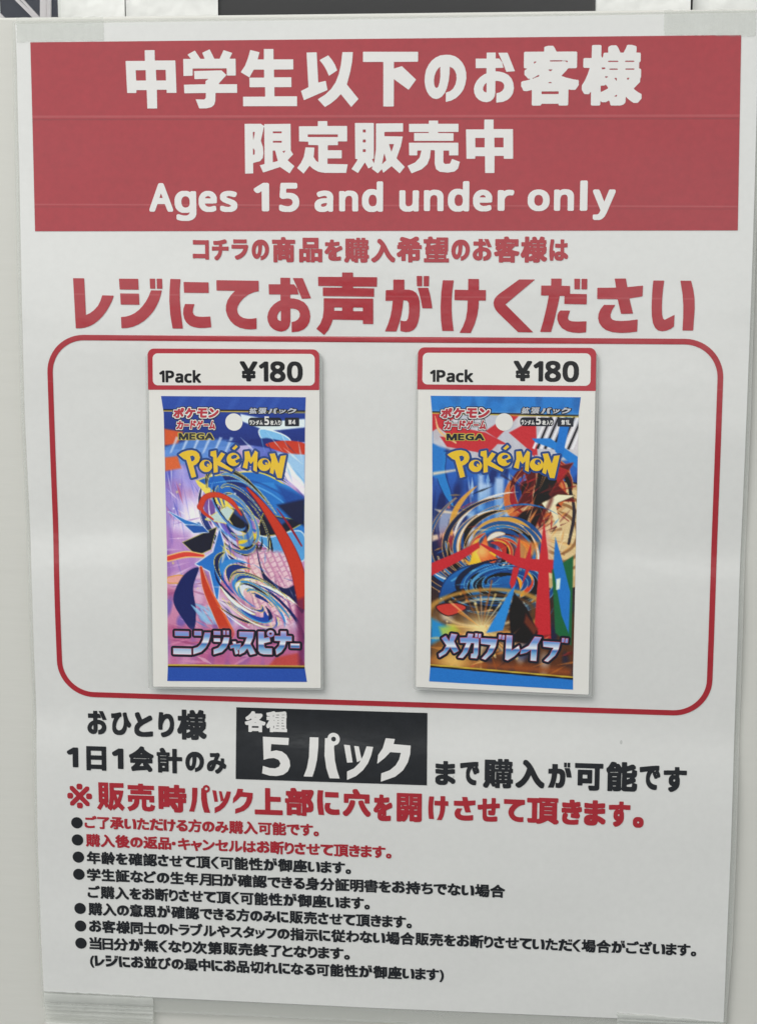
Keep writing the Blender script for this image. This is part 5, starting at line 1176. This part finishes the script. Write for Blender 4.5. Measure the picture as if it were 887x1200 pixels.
def art_blades():
    p = Print()
    p.ramp([(0, (64, 100, 184)), (25, (96, 124, 200)), (60, (150, 140, 214)), (95, (188, 150, 204)), (130, (214, 158, 188)), (195, (196, 120, 158))])
    p.wash(30, (232, 214, 240), 0.7, (1, 2.5), 1)
    p.wash(18, (84, 92, 190), 0.55, (1, 2), 2)
    p.wash(24, (178, 86, 130), 0.5, (2, 1), 3, 0.55, 0.9)
    # pale shafts on the left, with a bright burst
    for x, w, a in ((8, 2, .35), (15, 3, .5), (21, 1.6, .6), (27, 3, .35)):
        p.poly([(x - w, 48), (x + w, 48), (x + w * 1.3, 120), (x - w * 1.3, 120)], (206, 196, 246), soft=4, alpha=a)
    p.burst(20, 80, 11, (252, 246, 255), 0.95, 1, 1.1)
    p.burst(22, 98, 12, (250, 238, 250), 0.7, 1, 1.4)
    p.dashes(26, (2, 50, 30, 128), 86, 8, 22, 1.2, ((250, 248, 255), (118, 108, 206), (222, 200, 240), (96, 120, 214)), .6, 11)
    p.dashes(14, (2, 62, 34, 80), 60, 20, 12, 1.4, ((200, 96, 120), (86, 92, 190), (244, 236, 252)), .6, 12)
    p.poly(crop1((214, 520), (300, 560), (350, 650), (270, 610), (220, 600)), (122, 84, 156), soft=2, alpha=.85, curve=True)
    p.poly(crop1((83, 620), (160, 640), (230, 760), (83, 780)), (176, 120, 190), soft=6, alpha=.6)
    p.dashes(16, (0, 84, 26, 130), -8, 10, 18, 1.6, ((236, 190, 210), (142, 90, 176), (248, 232, 240)), .6, 13)
    # top: dark blue sheet with slanting light, streaks and an orange flash
    p.poly(crop1((83, 183), (572, 183), (572, 330), (83, 360)), (52, 88, 172), col2=(40, 62, 132))
    for x in (150, 230, 330, 420, 470):
        p.poly(crop1((x, 183), (x + 26, 183), (x - 14, 228), (x - 30, 228)), (104, 140, 214), soft=2, alpha=.6)
    p.poly(crop1((83, 290), (150, 300), (130, 340), (83, 345)), (214, 104, 62), soft=1.5)
    p.poly(crop1((83, 350), (200, 318), (340, 330), (300, 372), (83, 420)), (110, 158, 222), soft=2, alpha=.85)
    for k in range(6):
        x = 100 + 38 * k
        p.poly(crop1((x, 372), (x + 8, 368), (x + 34, 318), (x + 24, 316)), (216, 230, 248), soft=1, alpha=.7)
    p.poly(crop1((83, 385), (128, 380), (140, 420), (83, 430)), (220, 116, 70), soft=1.5)
    p.poly(crop1((350, 240), (470, 262), (572, 254), (572, 282), (440, 296), (350, 262)), (226, 238, 250), soft=1)
    p.poly(crop1((420, 290), (490, 306), (520, 330), (470, 344), (425, 320)), (140, 196, 236), (232, 244, 252), curve=True)
    p.poly(crop1((300, 330), (480, 356), (572, 420), (572, 340), (440, 318)), (34, 58, 132), soft=1)
    p.poly(crop1((436, 340), (500, 326), (572, 336), (572, 372), (500, 366)), (206, 76, 52), curve=True)
    p.poly(crop1((470, 366), (572, 372), (572, 470), (520, 440)), (168, 206, 238), soft=1)
    p.poly(crop1((500, 380), (572, 470), (572, 500), (480, 400)), (236, 244, 252), soft=1)
    p.swirl(66, 82, 46, 10, 46, .8, 30, ((52, 118, 200), (30, 56, 126), (206, 216, 244), (120, 110, 206), (20, 32, 74), (244, 236, 252)), 2.4, 72, .9, (236, 226, 246))
    # the sweeping blue blades
    p.dashes(20, (60, 28, 98, 60), 58, 12, 14, 1.5, ((236, 244, 252), (120, 180, 230), (40, 70, 140), (200, 224, 244)), .75, 14)
    blue, navy, deep = (40, 112, 194), (30, 56, 124), (22, 30, 66)
    p.poly(crop1((200, 462), (300, 440), (420, 436), (540, 500), (572, 560), (572, 650), (500, 640), (420, 590), (330, 540), (240, 500)), blue, (236, 222, 90), curve=True, col2=(58, 138, 210), axis=(1, 0))
    p.poly(crop1((280, 432), (400, 500), (470, 600), (430, 600), (360, 540)), navy, curve=True)
    p.poly(crop1((400, 470), (520, 500), (572, 540), (572, 520), (500, 470)), (66, 146, 216), curve=True)
    p.ribbon(crop1((240, 470, 1), (340, 462, 3), (450, 500, 3), (560, 580, 1)), (120, 186, 236), alpha=.8)
    p.ribbon(crop1((330, 520, 1), (430, 560, 4), (520, 600, 1)), (28, 70, 140), alpha=.8, soft=1)
    p.ribbon(crop1((300, 450, 1), (420, 470, 3), (540, 530, 1)), (30, 76, 150), alpha=.7, soft=1)
    p.poly(crop1((470, 470), (572, 510), (572, 600), (520, 560)), (34, 84, 160), soft=3, alpha=.8)
    p.poly(crop1((190, 458), (262, 500), (330, 560), (300, 560), (230, 510)), (238, 220, 110), curve=True)
    # dark shards with yellow edges
    p.poly(crop1((280, 548), (352, 560), (396, 646), (330, 622)), (22, 28, 52), (222, 206, 80), ew=.5)
    p.poly(crop1((300, 552), (352, 560), (380, 612)), (60, 84, 140), soft=1.5)
    p.poly(crop1((224, 590), (300, 546), (322, 560), (296, 602)), (198, 218, 214), (236, 220, 110), ew=.5)
    p.poly(crop1((398, 646), (428, 570), (572, 596), (500, 636)), (22, 32, 62), (226, 210, 70), ew=.5)
    p.poly(crop1((430, 574), (520, 588), (470, 622)), (52, 96, 160), soft=2)
    p.poly(crop1((476, 540), (572, 520), (572, 610), (530, 590)), (24, 44, 84), soft=2)
    p.poly(crop1((398, 642), (450, 650), (560, 630), (572, 720), (500, 726), (450, 690)), (104, 170, 224), (214, 232, 246), curve=True)
    p.poly(crop1((340, 660), (380, 636), (402, 640), (392, 672), (350, 690)), (232, 206, 60), curve=True)
    p.poly(crop1((352, 690), (404, 650), (410, 690), (380, 712)), (18, 20, 30), soft=.8)
    p.swirl(50, 78, 26, 12, 40, .5, 52, ((18, 22, 34), (40, 104, 186), (28, 50, 110), (96, 150, 214)), 2.2, 73, .9, (226, 214, 120), .5)
    # lattice of pink light
    p.poly(crop1((360, 720), (400, 690), (520, 700), (545, 790), (530, 960), (430, 940), (360, 820)), (238, 206, 214), soft=3, alpha=.9)
    p.lattice(crop1((360, 720), (400, 690), (520, 700), (545, 790), (530, 960), (430, 940), (360, 820)), (192, 118, 164), 4.6, 64, .6)
    p.dashes(18, (56, 104, 92, 158), 66, 6, 16, 2.2, ((252, 238, 232), (214, 150, 184), (246, 214, 206)), .6, 15)
    p.dashes(10, (60, 108, 94, 150), 70, 8, 14, 1.8, ((120, 60, 118), (150, 84, 140)), .7, 16)
    p.burst(62, 128, 12, (252, 226, 206), .7)
    p.poly(crop1((405, 690), (430, 770), (500, 820), (566, 800), (566, 905), (520, 850), (440, 810), (412, 740)), (34, 44, 96), curve=True)
    p.dots(26, (4, 56, 96, 158), .6, ((252, 250, 255), (236, 220, 140), (150, 200, 240)), 87)
    p.dashes(30, (30, 96, 98, 160), 44, 24, 11, 1.0, ((26, 44, 104), (244, 240, 252), (90, 150, 214), (200, 96, 120), (40, 84, 168)), .8, 88)
    # a four pointed throwing star
    p.poly(crop1((140, 668), (262, 616), (240, 690), (190, 712)), (20, 34, 62), (220, 214, 120), ew=.4)
    p.poly(crop1((272, 622), (298, 712), (312, 732), (276, 768), (262, 872), (236, 764), (186, 740), (248, 700)), (48, 120, 200), (226, 234, 244), ew=.7, col2=(62, 140, 214))
    p.poly(crop1((150, 610), (200, 600), (232, 632), (180, 636)), (46, 104, 180), (214, 224, 236), ew=.5)
    p.poly(crop1((92, 565), (150, 592), (210, 610), (150, 606)), (54, 130, 204), (226, 236, 246), ew=.4)
    # pale and red strokes
    p.dashes(16, (38, 92, 60, 128), 72, 14, 16, 1.8, ((216, 112, 128), (44, 88, 176), (236, 214, 110), (246, 236, 240)), .85, 86)
    p.ribbon(crop1((88, 722, 8), (150, 708, 8), (212, 712, 4)), (222, 84, 76), (246, 214, 140))
    p.ribbon(crop1((92, 795, 9), (130, 792, 12), (164, 800, 6)), (238, 176, 168), (226, 170, 70))
    p.ribbon(crop1((204, 548, 9), (224, 516, 8), (268, 508, 7), (316, 530, 6), (350, 574, 2)), (210, 80, 50), (176, 60, 48), .4)
    p.ribbon(crop1((204, 540, 6), (216, 566, 6), (250, 590, 3)), (206, 80, 56))
    p.ribbon(crop1((372, 484, 2), (430, 548, 9), (492, 640, 17), (540, 740, 21), (572, 868, 22)), (206, 74, 50), (150, 44, 44), .5)
    p.ribbon(crop1((476, 552, 1.5), (520, 610, 4), (562, 676, 3)), (160, 40, 60))
    # lower left: navy wing, icy splash, long red stroke
    p.dashes(22, (2, 124, 44, 160), 14, 20, 16, 1.6, ((246, 226, 236), (196, 110, 150), (168, 92, 140), (226, 170, 196)), .65, 17)
    p.dashes(12, (14, 138, 42, 158), 30, 14, 12, 1.6, ((140, 196, 230), (230, 240, 250), (96, 150, 206)), .8, 18)
    p.poly(crop1((104, 860), (140, 780), (196, 752), (176, 820), (186, 900), (176, 965), (140, 930)), (30, 50, 112), curve=True)
    for k in range(9):
        p.ribbon(crop1((170 + 9 * k, 880 + 6 * (k % 3), 2), (196 + 9 * k, 908 + 5 * (k % 4), 5), (226 + 6 * k, 944, 1.5)), (150 + 10 * (k % 3), 202, 234), alpha=.8)
    p.ribbon(crop1((204, 752, 4), (222, 820, 11), (262, 900, 18), (300, 975, 22)), (204, 80, 54), (238, 190, 150), .4)
    p.ribbon(crop1((216, 760, 1), (240, 830, 3), (286, 910, 4), (318, 970, 3)), (236, 130, 84), alpha=.7)
    # whirling water at the foot
    p.swirl(64, 140, 40, 7, 40, .42, 38, ((36, 84, 176), (30, 62, 140), (70, 150, 216), (234, 240, 252), (24, 40, 96)), 3.0, 71, .95, (230, 214, 96), .6)
    p.dashes(14, (62, 148, 96, 164), 20, 30, 10, 1.2, ((250, 240, 244), (150, 90, 150), (232, 206, 110), (120, 110, 190)), .75, 19)
    p.poly(crop1((380, 940), (420, 960), (560, 930), (566, 1010), (380, 1010)), (224, 196, 214), soft=4, alpha=.7)
    # foot of the pack
    p.poly(crop1((83, 960), (572, 960), (572, 1100), (83, 1100)), (196, 116, 158), soft=6, alpha=.55)
    p.dashes(26, (0, 158, 100, 186), 8, 16, 16, 2.0, ((232, 170, 196), (150, 70, 120), (206, 92, 90), (240, 208, 222)), .6, 20)
    p.poly(crop1((470, 1056), (550, 1040), (572, 1084), (440, 1090)), (200, 84, 72), soft=2, alpha=.8)
    p.poly(crop1((540, 860), (572, 850), (572, 1090), (552, 1090)), (120, 48, 96), soft=3, alpha=.8)
    strip(p, crop1, (58, 98, 180), 1084, 1086)
    head(p, crop1, (60, 96, 178), 229, 231)
    return p


def strip(p, crop, col, ya, yb):
    """coloured foot of the pack with its yellow and black rule"""
    p.poly(crop((40, ya - 2), (620, yb - 2), (620, yb + 3), (40, ya + 3)), (206, 180, 78), soft=.4)
    p.poly(crop((40, ya + 3), (620, yb + 3), (620, yb + 9), (40, ya + 9)), (20, 24, 34), soft=.4)
    p.poly(crop((40, ya + 9), (620, yb + 9), (620, 1300), (40, 1300)), col, soft=.4)


def head(p, crop, col, ya, yb):
    p.poly(crop((40, 100), (620, 100), (620, yb - 4), (40, ya - 4)), col, soft=.5, alpha=.72)
    p.poly(crop((40, ya - 4), (620, yb - 4), (620, yb + 1), (40, ya + 1)), (22, 26, 34), soft=.4)
    p.poly(crop((40, ya + 1), (620, yb + 1), (620, yb + 4), (40, ya + 4)), (206, 184, 84), soft=.4)


def art_bands():
    p = Print()
    p.rng = np.random.default_rng(8)
    p.ramp([(0, (44, 126, 204)), (30, (60, 130, 206)), (55, (60, 110, 190)), (90, (44, 56, 110)), (125, (60, 44, 62)), (150, (92, 66, 40)), (195, (120, 70, 40))])
    p.wash(22, (232, 236, 246), .6, (1, 2.2), 21, .58, .85)
    p.wash(16, (26, 44, 98), .7, (1, 2), 22, .5, .8)
    # head of the pack: red rays on white, black and white strokes to the right
    p.poly(crop2((70, 230), (572, 236), (572, 380), (300, 420), (70, 340)), (226, 216, 214), soft=2, alpha=.85)
    red = (204, 66, 74)
    for q in (((70, 240), (180, 236), (70, 300)), ((70, 270), (250, 300), (330, 340), (150, 330)), ((250, 296), (340, 236), (372, 236), (290, 320)),
              ((330, 300), (400, 262), (420, 380), (392, 350)), ((96, 316), (300, 330), (260, 372), (120, 350)), ((396, 250), (420, 250), (428, 372), (410, 372))):
        p.poly(crop2(*q), red, soft=.7)
    p.ribbon(crop2((80, 250, 1), (96, 300, 4), (150, 336, 3)), (232, 196, 150))
    for k in range(11):
        x = 430 + 13 * k
        p.poly(crop2((x + 26, 244), (x + 32, 246), (x - 12, 352), (x - 20, 350)), (32, 34, 44) if k % 2 else (236, 236, 240), soft=.6)
    p.poly(crop2((408, 318), (470, 316), (572, 380), (572, 420), (480, 350), (420, 330)), (52, 140, 214), soft=.7)
    p.poly(crop2((505, 250), (540, 246), (512, 380), (488, 360)), (46, 132, 210), soft=.7)
    # left: blue loops and light streaks
    p.ribbon(crop2((112, 372, 6), (100, 440, 14), (120, 500, 12), (140, 545, 3)), (56, 140, 208), (26, 60, 120), .5)
    p.poly(crop2((70, 340), (110, 360), (96, 460), (70, 450)), (58, 136, 206), soft=1)
    for q in (((72, 436), (150, 424), (160, 428), (72, 446)), ((72, 648), (160, 628), (170, 632), (72, 668)), ((80, 560), (210, 572), (214, 580), (96, 570))):
        p.poly(crop2(*q), (246, 226, 196), soft=1.5, alpha=.9)
    # pale city lights behind
    p.dashes(26, (26, 54, 56, 104), 88, 4, 16, 2.2, ((226, 238, 250), (86, 150, 220), (40, 70, 150), (170, 206, 240)), .75, 31)
    p.dashes(18, (0, 58, 30, 120), 84, 10, 18, 2.0, ((34, 50, 110), (70, 60, 120), (28, 34, 70)), .6, 32)
    p.dots(16, (2, 60, 40, 120), .8, ((250, 236, 210), (230, 120, 110)), 33)
    p.burst(12, 98, 6, (206, 60, 66), .8)
    p.burst(28, 128, 7, (232, 170, 190), .7)
    for x, w, h0, h1 in ((206, 12, 560, 680), (236, 9, 440, 560), (300, 14, 450, 640), (330, 10, 560, 700), (250, 20, 470, 520)):
        p.poly(crop2((x - w, h0), (x + w, h0), (x + w, h1), (x - w, h1)), (200, 220, 244), soft=2.5, alpha=.8)
    p.burst(38, 78, 12, (90, 160, 226), .8)
    # golden arcs on the right
    p.oval(90, 92, 34, 36, 20, (206, 178, 132), (70, 50, 50), 1.0)
    p.oval(88, 90, 30, 31, 20, (226, 202, 156))
    p.rays(70, 92, 26, 4, 30, 1.2, ((252, 236, 190), (206, 150, 96), (246, 214, 150), (150, 100, 70)), .6, 34, -80, 90)
    for a, w in ((27, .93), (21, .9), (15, .86)):
        p.oval(87, 90, a, a * .98, 20, (150, 108, 70), hole=w, alpha=.8)
    p.burst(66, 98, 9, (252, 206, 130), .8)
    p.ribbon(crop2((540, 470, 3), (556, 560, 6), (540, 660, 5)), (66, 58, 66))
    # dark red and black whirl
    p.swirl(74, 64, 34, 2, 24, .85, -30, ((110, 26, 38), (44, 20, 28), (170, 44, 56), (24, 16, 24), (214, 120, 70)), 3.2, 81, .95, (206, 150, 96))
    p.dashes(20, (60, 84, 96, 124), -55, 14, 12, 1.2, ((252, 240, 210), (190, 120, 80), (236, 170, 90)), .7, 35)
    p.poly(crop2((320, 600), (420, 640), (430, 720), (350, 720)), (90, 50, 80), soft=4, alpha=.8)
    p.poly(crop2((430, 600), (470, 610), (480, 720), (440, 730)), (226, 180, 170), soft=4, alpha=.7)
    for q, col in ((((376, 392), (440, 420), (548, 396), (500, 470), (556, 520), (470, 520), (440, 610), (410, 530), (350, 560), (398, 470)), (104, 24, 34)),
                   (((430, 430), (500, 450), (470, 500), (512, 540), (450, 530), (420, 590), (414, 500)), (30, 18, 24)),
                   (((300, 636), (380, 560), (460, 530), (420, 620), (350, 640)), (48, 24, 28)), (((470, 400), (530, 420), (500, 460)), (176, 48, 58))):
        p.poly(crop2(*q), col, (196, 88, 62), ew=.4, soft=1.0)
    p.rays(72, 66, 22, 5, 24, .8, ((240, 190, 120), (150, 40, 44), (252, 226, 170), (60, 20, 28)), .75, 91)
    p.dashes(24, (58, 46, 92, 88), -50, 16, 14, 1.6, ((190, 60, 62), (40, 18, 26), (232, 160, 96), (120, 34, 44)), .8, 84)
    p.poly(crop2((446, 530), (500, 500), (556, 502), (500, 526), (470, 560)), (244, 236, 206), (120, 100, 70), ew=.4)
    p.poly(crop2((470, 540), (492, 530), (510, 604), (500, 610)), (238, 226, 190), soft=.8)
    p.swirl(40, 104, 56, 9, 44, .8, -20, ((30, 96, 160), (14, 20, 32), (46, 132, 200), (22, 44, 84), (232, 176, 80), (206, 66, 60), (236, 232, 226)), 2.6, 82, .92, (214, 170, 110), .6)
    p.dashes(40, (4, 60, 96, 150), -35, 26, 12, 1.1, ((18, 22, 34), (246, 226, 180), (52, 140, 210), (206, 70, 60), (236, 176, 80)), .8, 89)
    # sparks and flame
    p.ribbon(crop2((470, 470, 4), (476, 520, 7), (440, 590, 4)), (110, 50, 46), alpha=.7, soft=2)
    p.poly(crop2((360, 650), (440, 660), (420, 700), (372, 740)), (236, 150, 70), soft=3, alpha=.8)
    for q, c_ in ((((196, 760), (222, 660), (250, 700), (300, 690), (280, 740), (330, 770), (250, 790)), (240, 198, 60)),
                  (((226, 700), (256, 640), (270, 700), (300, 720), (256, 760)), (228, 106, 54)),
                  (((380, 850), (360, 770), (396, 780), (420, 730), (440, 820), (420, 862)), (238, 172, 52)),
                  (((392, 840), (386, 780), (410, 800), (428, 770), (430, 830)), (214, 84, 50))):
        p.poly(crop2(*q), c_, soft=1.0)
    p.burst(35, 104, 6, (250, 230, 150), .7)
    # the great blue wave with its black hollow
    p.poly(crop2((100, 880), (120, 800), (190, 752), (280, 738), (352, 770), (372, 830), (350, 880), (240, 850), (150, 870)), (46, 128, 196), (24, 60, 110), curve=True, col2=(26, 84, 146))
    p.poly(crop2((116, 860), (180, 824), (280, 826), (350, 850), (340, 900), (220, 880), (140, 884)), (14, 18, 28), curve=True)
    p.ribbon(crop2((140, 800, 2), (196, 768, 3), (262, 752, 2)), (120, 190, 228), soft=1)
    p.swirl(50, 126, 30, 8, 40, .5, -8, ((40, 118, 186), (16, 20, 30), (28, 84, 146), (90, 160, 210), (20, 40, 70)), 3.4, 83, .95, (120, 180, 214))
    # golden rings and haze of the ground
    p.dashes(10, (14, 124, 54, 132), -8, 6, 14, .7, ((120, 196, 232), (16, 50, 96)), .7, 36)
    p.poly(crop2((200, 900), (380, 890), (420, 1000), (180, 1010)), (70, 44, 34), soft=6, alpha=.7)
    for k, (a, b) in enumerate(((44, 17), (36, 13), (29, 10), (22, 7))):
        p.oval(38, 146, a, b, -6, ((206, 160, 84), (118, 84, 50), (230, 210, 170), (84, 62, 48))[k], soft=1.5, alpha=.85, hole=.86)
    p.poly(crop2((90, 890), (150, 876), (190, 890), (130, 918)), (206, 74, 66), (60, 26, 30), curve=True)
    p.burst(35, 158, 11, (254, 232, 170), .95, 1.3, .9)
    p.rays(36, 157, 34, 3, 30, 1.1, ((252, 226, 150), (236, 160, 80), (255, 244, 210), (190, 110, 50)), .7, 37)
    p.dots(18, (4, 130, 60, 170), .7, ((255, 236, 180), (240, 170, 90)), 38)
    p.burst(18, 166, 10, (240, 170, 90), .7)
    # red bands
    band = (204, 58, 68)
    p.poly(crop2((70, 742), (150, 706), (232, 664), (236, 684), (170, 730), (70, 786)), band, soft=.7)
    p.ribbon(crop2((240, 672, 3), (300, 700, 9), (380, 730, 17), (480, 738, 22), (494, 738, 20)), band)
    p.poly(crop2((454, 586), (470, 700), (486, 980), (426, 980), (440, 720)), band, soft=.7)
    for q in (((352, 716), (372, 640), (376, 720)), ((392, 720), (412, 660), (410, 730)), ((340, 800), (352, 744), (374, 744), (352, 830)), ((380, 810), (396, 748), (410, 748))):
        p.poly(crop2(*q), band, soft=.7)
    # right: green and blue slivers; bottom: dark wedge, blue blades
    p.poly(crop2((484, 750), (556, 700), (556, 1000), (500, 960)), (40, 116, 76), soft=1)
    p.poly(crop2((494, 640), (520, 720), (548, 820), (546, 960), (520, 900), (488, 740)), (48, 132, 206), soft=.8)
    p.poly(crop2((500, 780), (514, 776), (512, 812), (500, 816)), (226, 240, 230), soft=.8)
    p.poly(crop2((356, 830), (400, 880), (440, 960), (430, 1000), (350, 1000), (340, 900)), (38, 22, 30), soft=1.2)
    p.poly(crop2((398, 900), (440, 950), (428, 972), (392, 930)), (120, 66, 46), soft=2)
    p.poly(crop2((340, 830), (362, 800), (320, 960), (262, 972)), (60, 150, 220), soft=.7)
    p.poly(crop2((70, 930), (140, 960), (110, 1000), (70, 1020)), (56, 150, 206), soft=3)
    p.poly(crop2((100, 960), (150, 950), (170, 968), (110, 990)), (198, 214, 90), soft=3, alpha=.8)
    p.poly(crop2((60, 1062), (560, 1080), (560, 1100), (60, 1090)), (166, 96, 50), soft=4, alpha=.8)
    p.dashes(22, (0, 160, 100, 184), -20, 14, 16, 2.0, ((230, 150, 70), (70, 36, 30), (196, 60, 60), (250, 214, 140)), .6, 39)
    p.burst(16, 180, 9, (248, 214, 130), .8, 1.5, 1)
    strip(p, crop2, (52, 132, 206), 1090, 1108)
    head(p, crop2, (62, 142, 212), 237, 244)
    return p


ART = [art_blades, art_bands]


def pack_picture(k, parent):
    c, hf, pr = CARDS[k], CARD_H[k], ART[k]()
    colors = pr.linear()
    nu, nv = pr.nu, pr.nv

    def side(pts, t):
        ys = [pts[0][1] + (pts[-1][1] - pts[0][1]) * s for s in (0, 1)]
        y = ys[0] + (ys[1] - ys[0]) * t
        yy = [-p[1] for p in pts]
        return float(np.interp(-y, yy, [p[0] for p in pts])), y
    vs = []
    for j in range(nv):
        (xa, ya), (xb, yb) = side(c['left'], j / (nv - 1)), side(c['right'], j / (nv - 1))
        for i in range(nu):
            t = i / (nu - 1)
            x, y = xa + (xb - xa) * t, ya + (yb - ya) * t
            vs.append(W(x, y, hf(x, y) + 0.08))
    fs = [(j * nu + i, (j + 1) * nu + i, (j + 1) * nu + i + 1, j * nu + i + 1) for j in range(nv - 1) for i in range(nu - 1)]
    me = bpy.data.meshes.new('pack_picture')
    me.from_pydata(vs, [], fs)
    at = me.attributes.new('ink', 'FLOAT_COLOR', 'POINT')
    rgba = np.concatenate([colors.reshape(-1, 3), np.ones((nu * nv, 1))], 1).astype(np.float32)
    at.data.foreach_set('color', rgba.ravel())
    me.update()
    o = link('pack_picture', me, MAT['art'])
    hang(o, parent)
    x, y, rad = c['hole']
    sheet('hang_hole', [[circle(x, y, rad, 40)]], MAT['card_paper'], hf, 0.13, o)
    for key in ('pill', 'pill2'):
        q = c[key]
        rr = 1.0 if key == 'pill' else 0.25
        sheet('caption_bar', [[rounded(q, (rr,) * 4, 8)]], MAT['title_black_ink'], hf, 0.15, o)
    return o


PARENT = {'poster': (poster, PAPER_H), 'banner': (banner, PAPER_H), 'black_panel': (black_panel, PAPER_H)}
for k, (label, cx) in enumerate((('price card showing a deep blue pack with swirling blades and pink light', 0),
                                 ('price card showing a bright blue pack crossed by red bands and golden arcs', 1))):
    c, hf = CARDS[k], CARD_H[k]
    bx, by = c['sheet'][3]
    card = empty('price_card', W((c['sheet'][3][0] + c['sheet'][2][0]) / 2, by, hf(bx, by)), label, 'price card', 'price cards in the red frame')
    s = c['sheet']
    film_q = rounded(c['film'], (2.2, 2.2, 0.6, 0.6), 8)
    paper_q = rounded(s, (2.0, 2.0, 0.3, 0.3), 8)
    sheet('card_paper', [[paper_q]], MAT['card_paper'], hf, 0.0, card, thick=0.35)
    sheet('clear_edge', [[film_q, paper_q[::-1]]], MAT['card_film'], hf, -0.05, card, thick=0.25)
    lab = sheet('price_label', [[rounded(c['label'], (1.9, 1.9, 0.25, 0.25), 8)]], MAT['card_red_ink'], hf, 0.08, card)
    sheet('label_face', [[rounded(c['inner'], (1.5,) * 4, 8)]], MAT['card_paper'], hf, 0.13, lab)
    pic = pack_picture(k, card)
    PARENT[('left label', 'right label')[k]] = (lab, hf)
    PARENT[('left picture', 'right picture')[k]] = (pic, hf)

for group, draw, fit, mat, lift, label, shear, items in LINES:
    parent, hf = PARENT[group]
    lettering(draw, fit, items, MAT[mat], hf, lift, parent, label, shear, tone=(draw == 'title'))

bpy.data.objects.remove(type_object)
bpy.data.curves.remove(type_curve)


# ---------------------------------------------------------------- clear tape at the four corners
def tape(key, label, mat, lift, seed):
    """a strip of clear tape with torn, slightly ragged ends"""
    q = [Vector(p) for p in SHEET[key]]
    rnd = random.Random(seed)
    out = []
    for i in range(4):
        a, b = q[i], q[(i + 1) % 4]
        d = b - a
        nrm = Vector((-d.y, d.x)).normalized()
        n = 26
        for k in range(n):
            t = k / n
            j = 0 if k == 0 else rnd.uniform(-0.16, 0.16)
            out.append(tuple(a + d * t + nrm * j))
    o = sheet('clear_tape', [[out]], mat, PAPER_H, lift, thick=0.06)
    o['label'], o['category'], o['group'] = label, 'tape', 'clear tape holding the notice'
    return o


tape('tape_tl', 'clear tape strip over the top left corner of the notice', MAT['tape_top'], 0.25, 1)
tape('tape_tr', 'clear tape strip over the top right corner of the notice', MAT['tape_top'], 0.25, 2)
tape('tape_bl', 'ribbed clear tape under the bottom left corner of the notice', MAT['tape_low'], 0.3, 3)
tape('tape_br', 'ribbed clear tape under the bottom right corner of the notice', MAT['tape_low'], 0.3, 4)
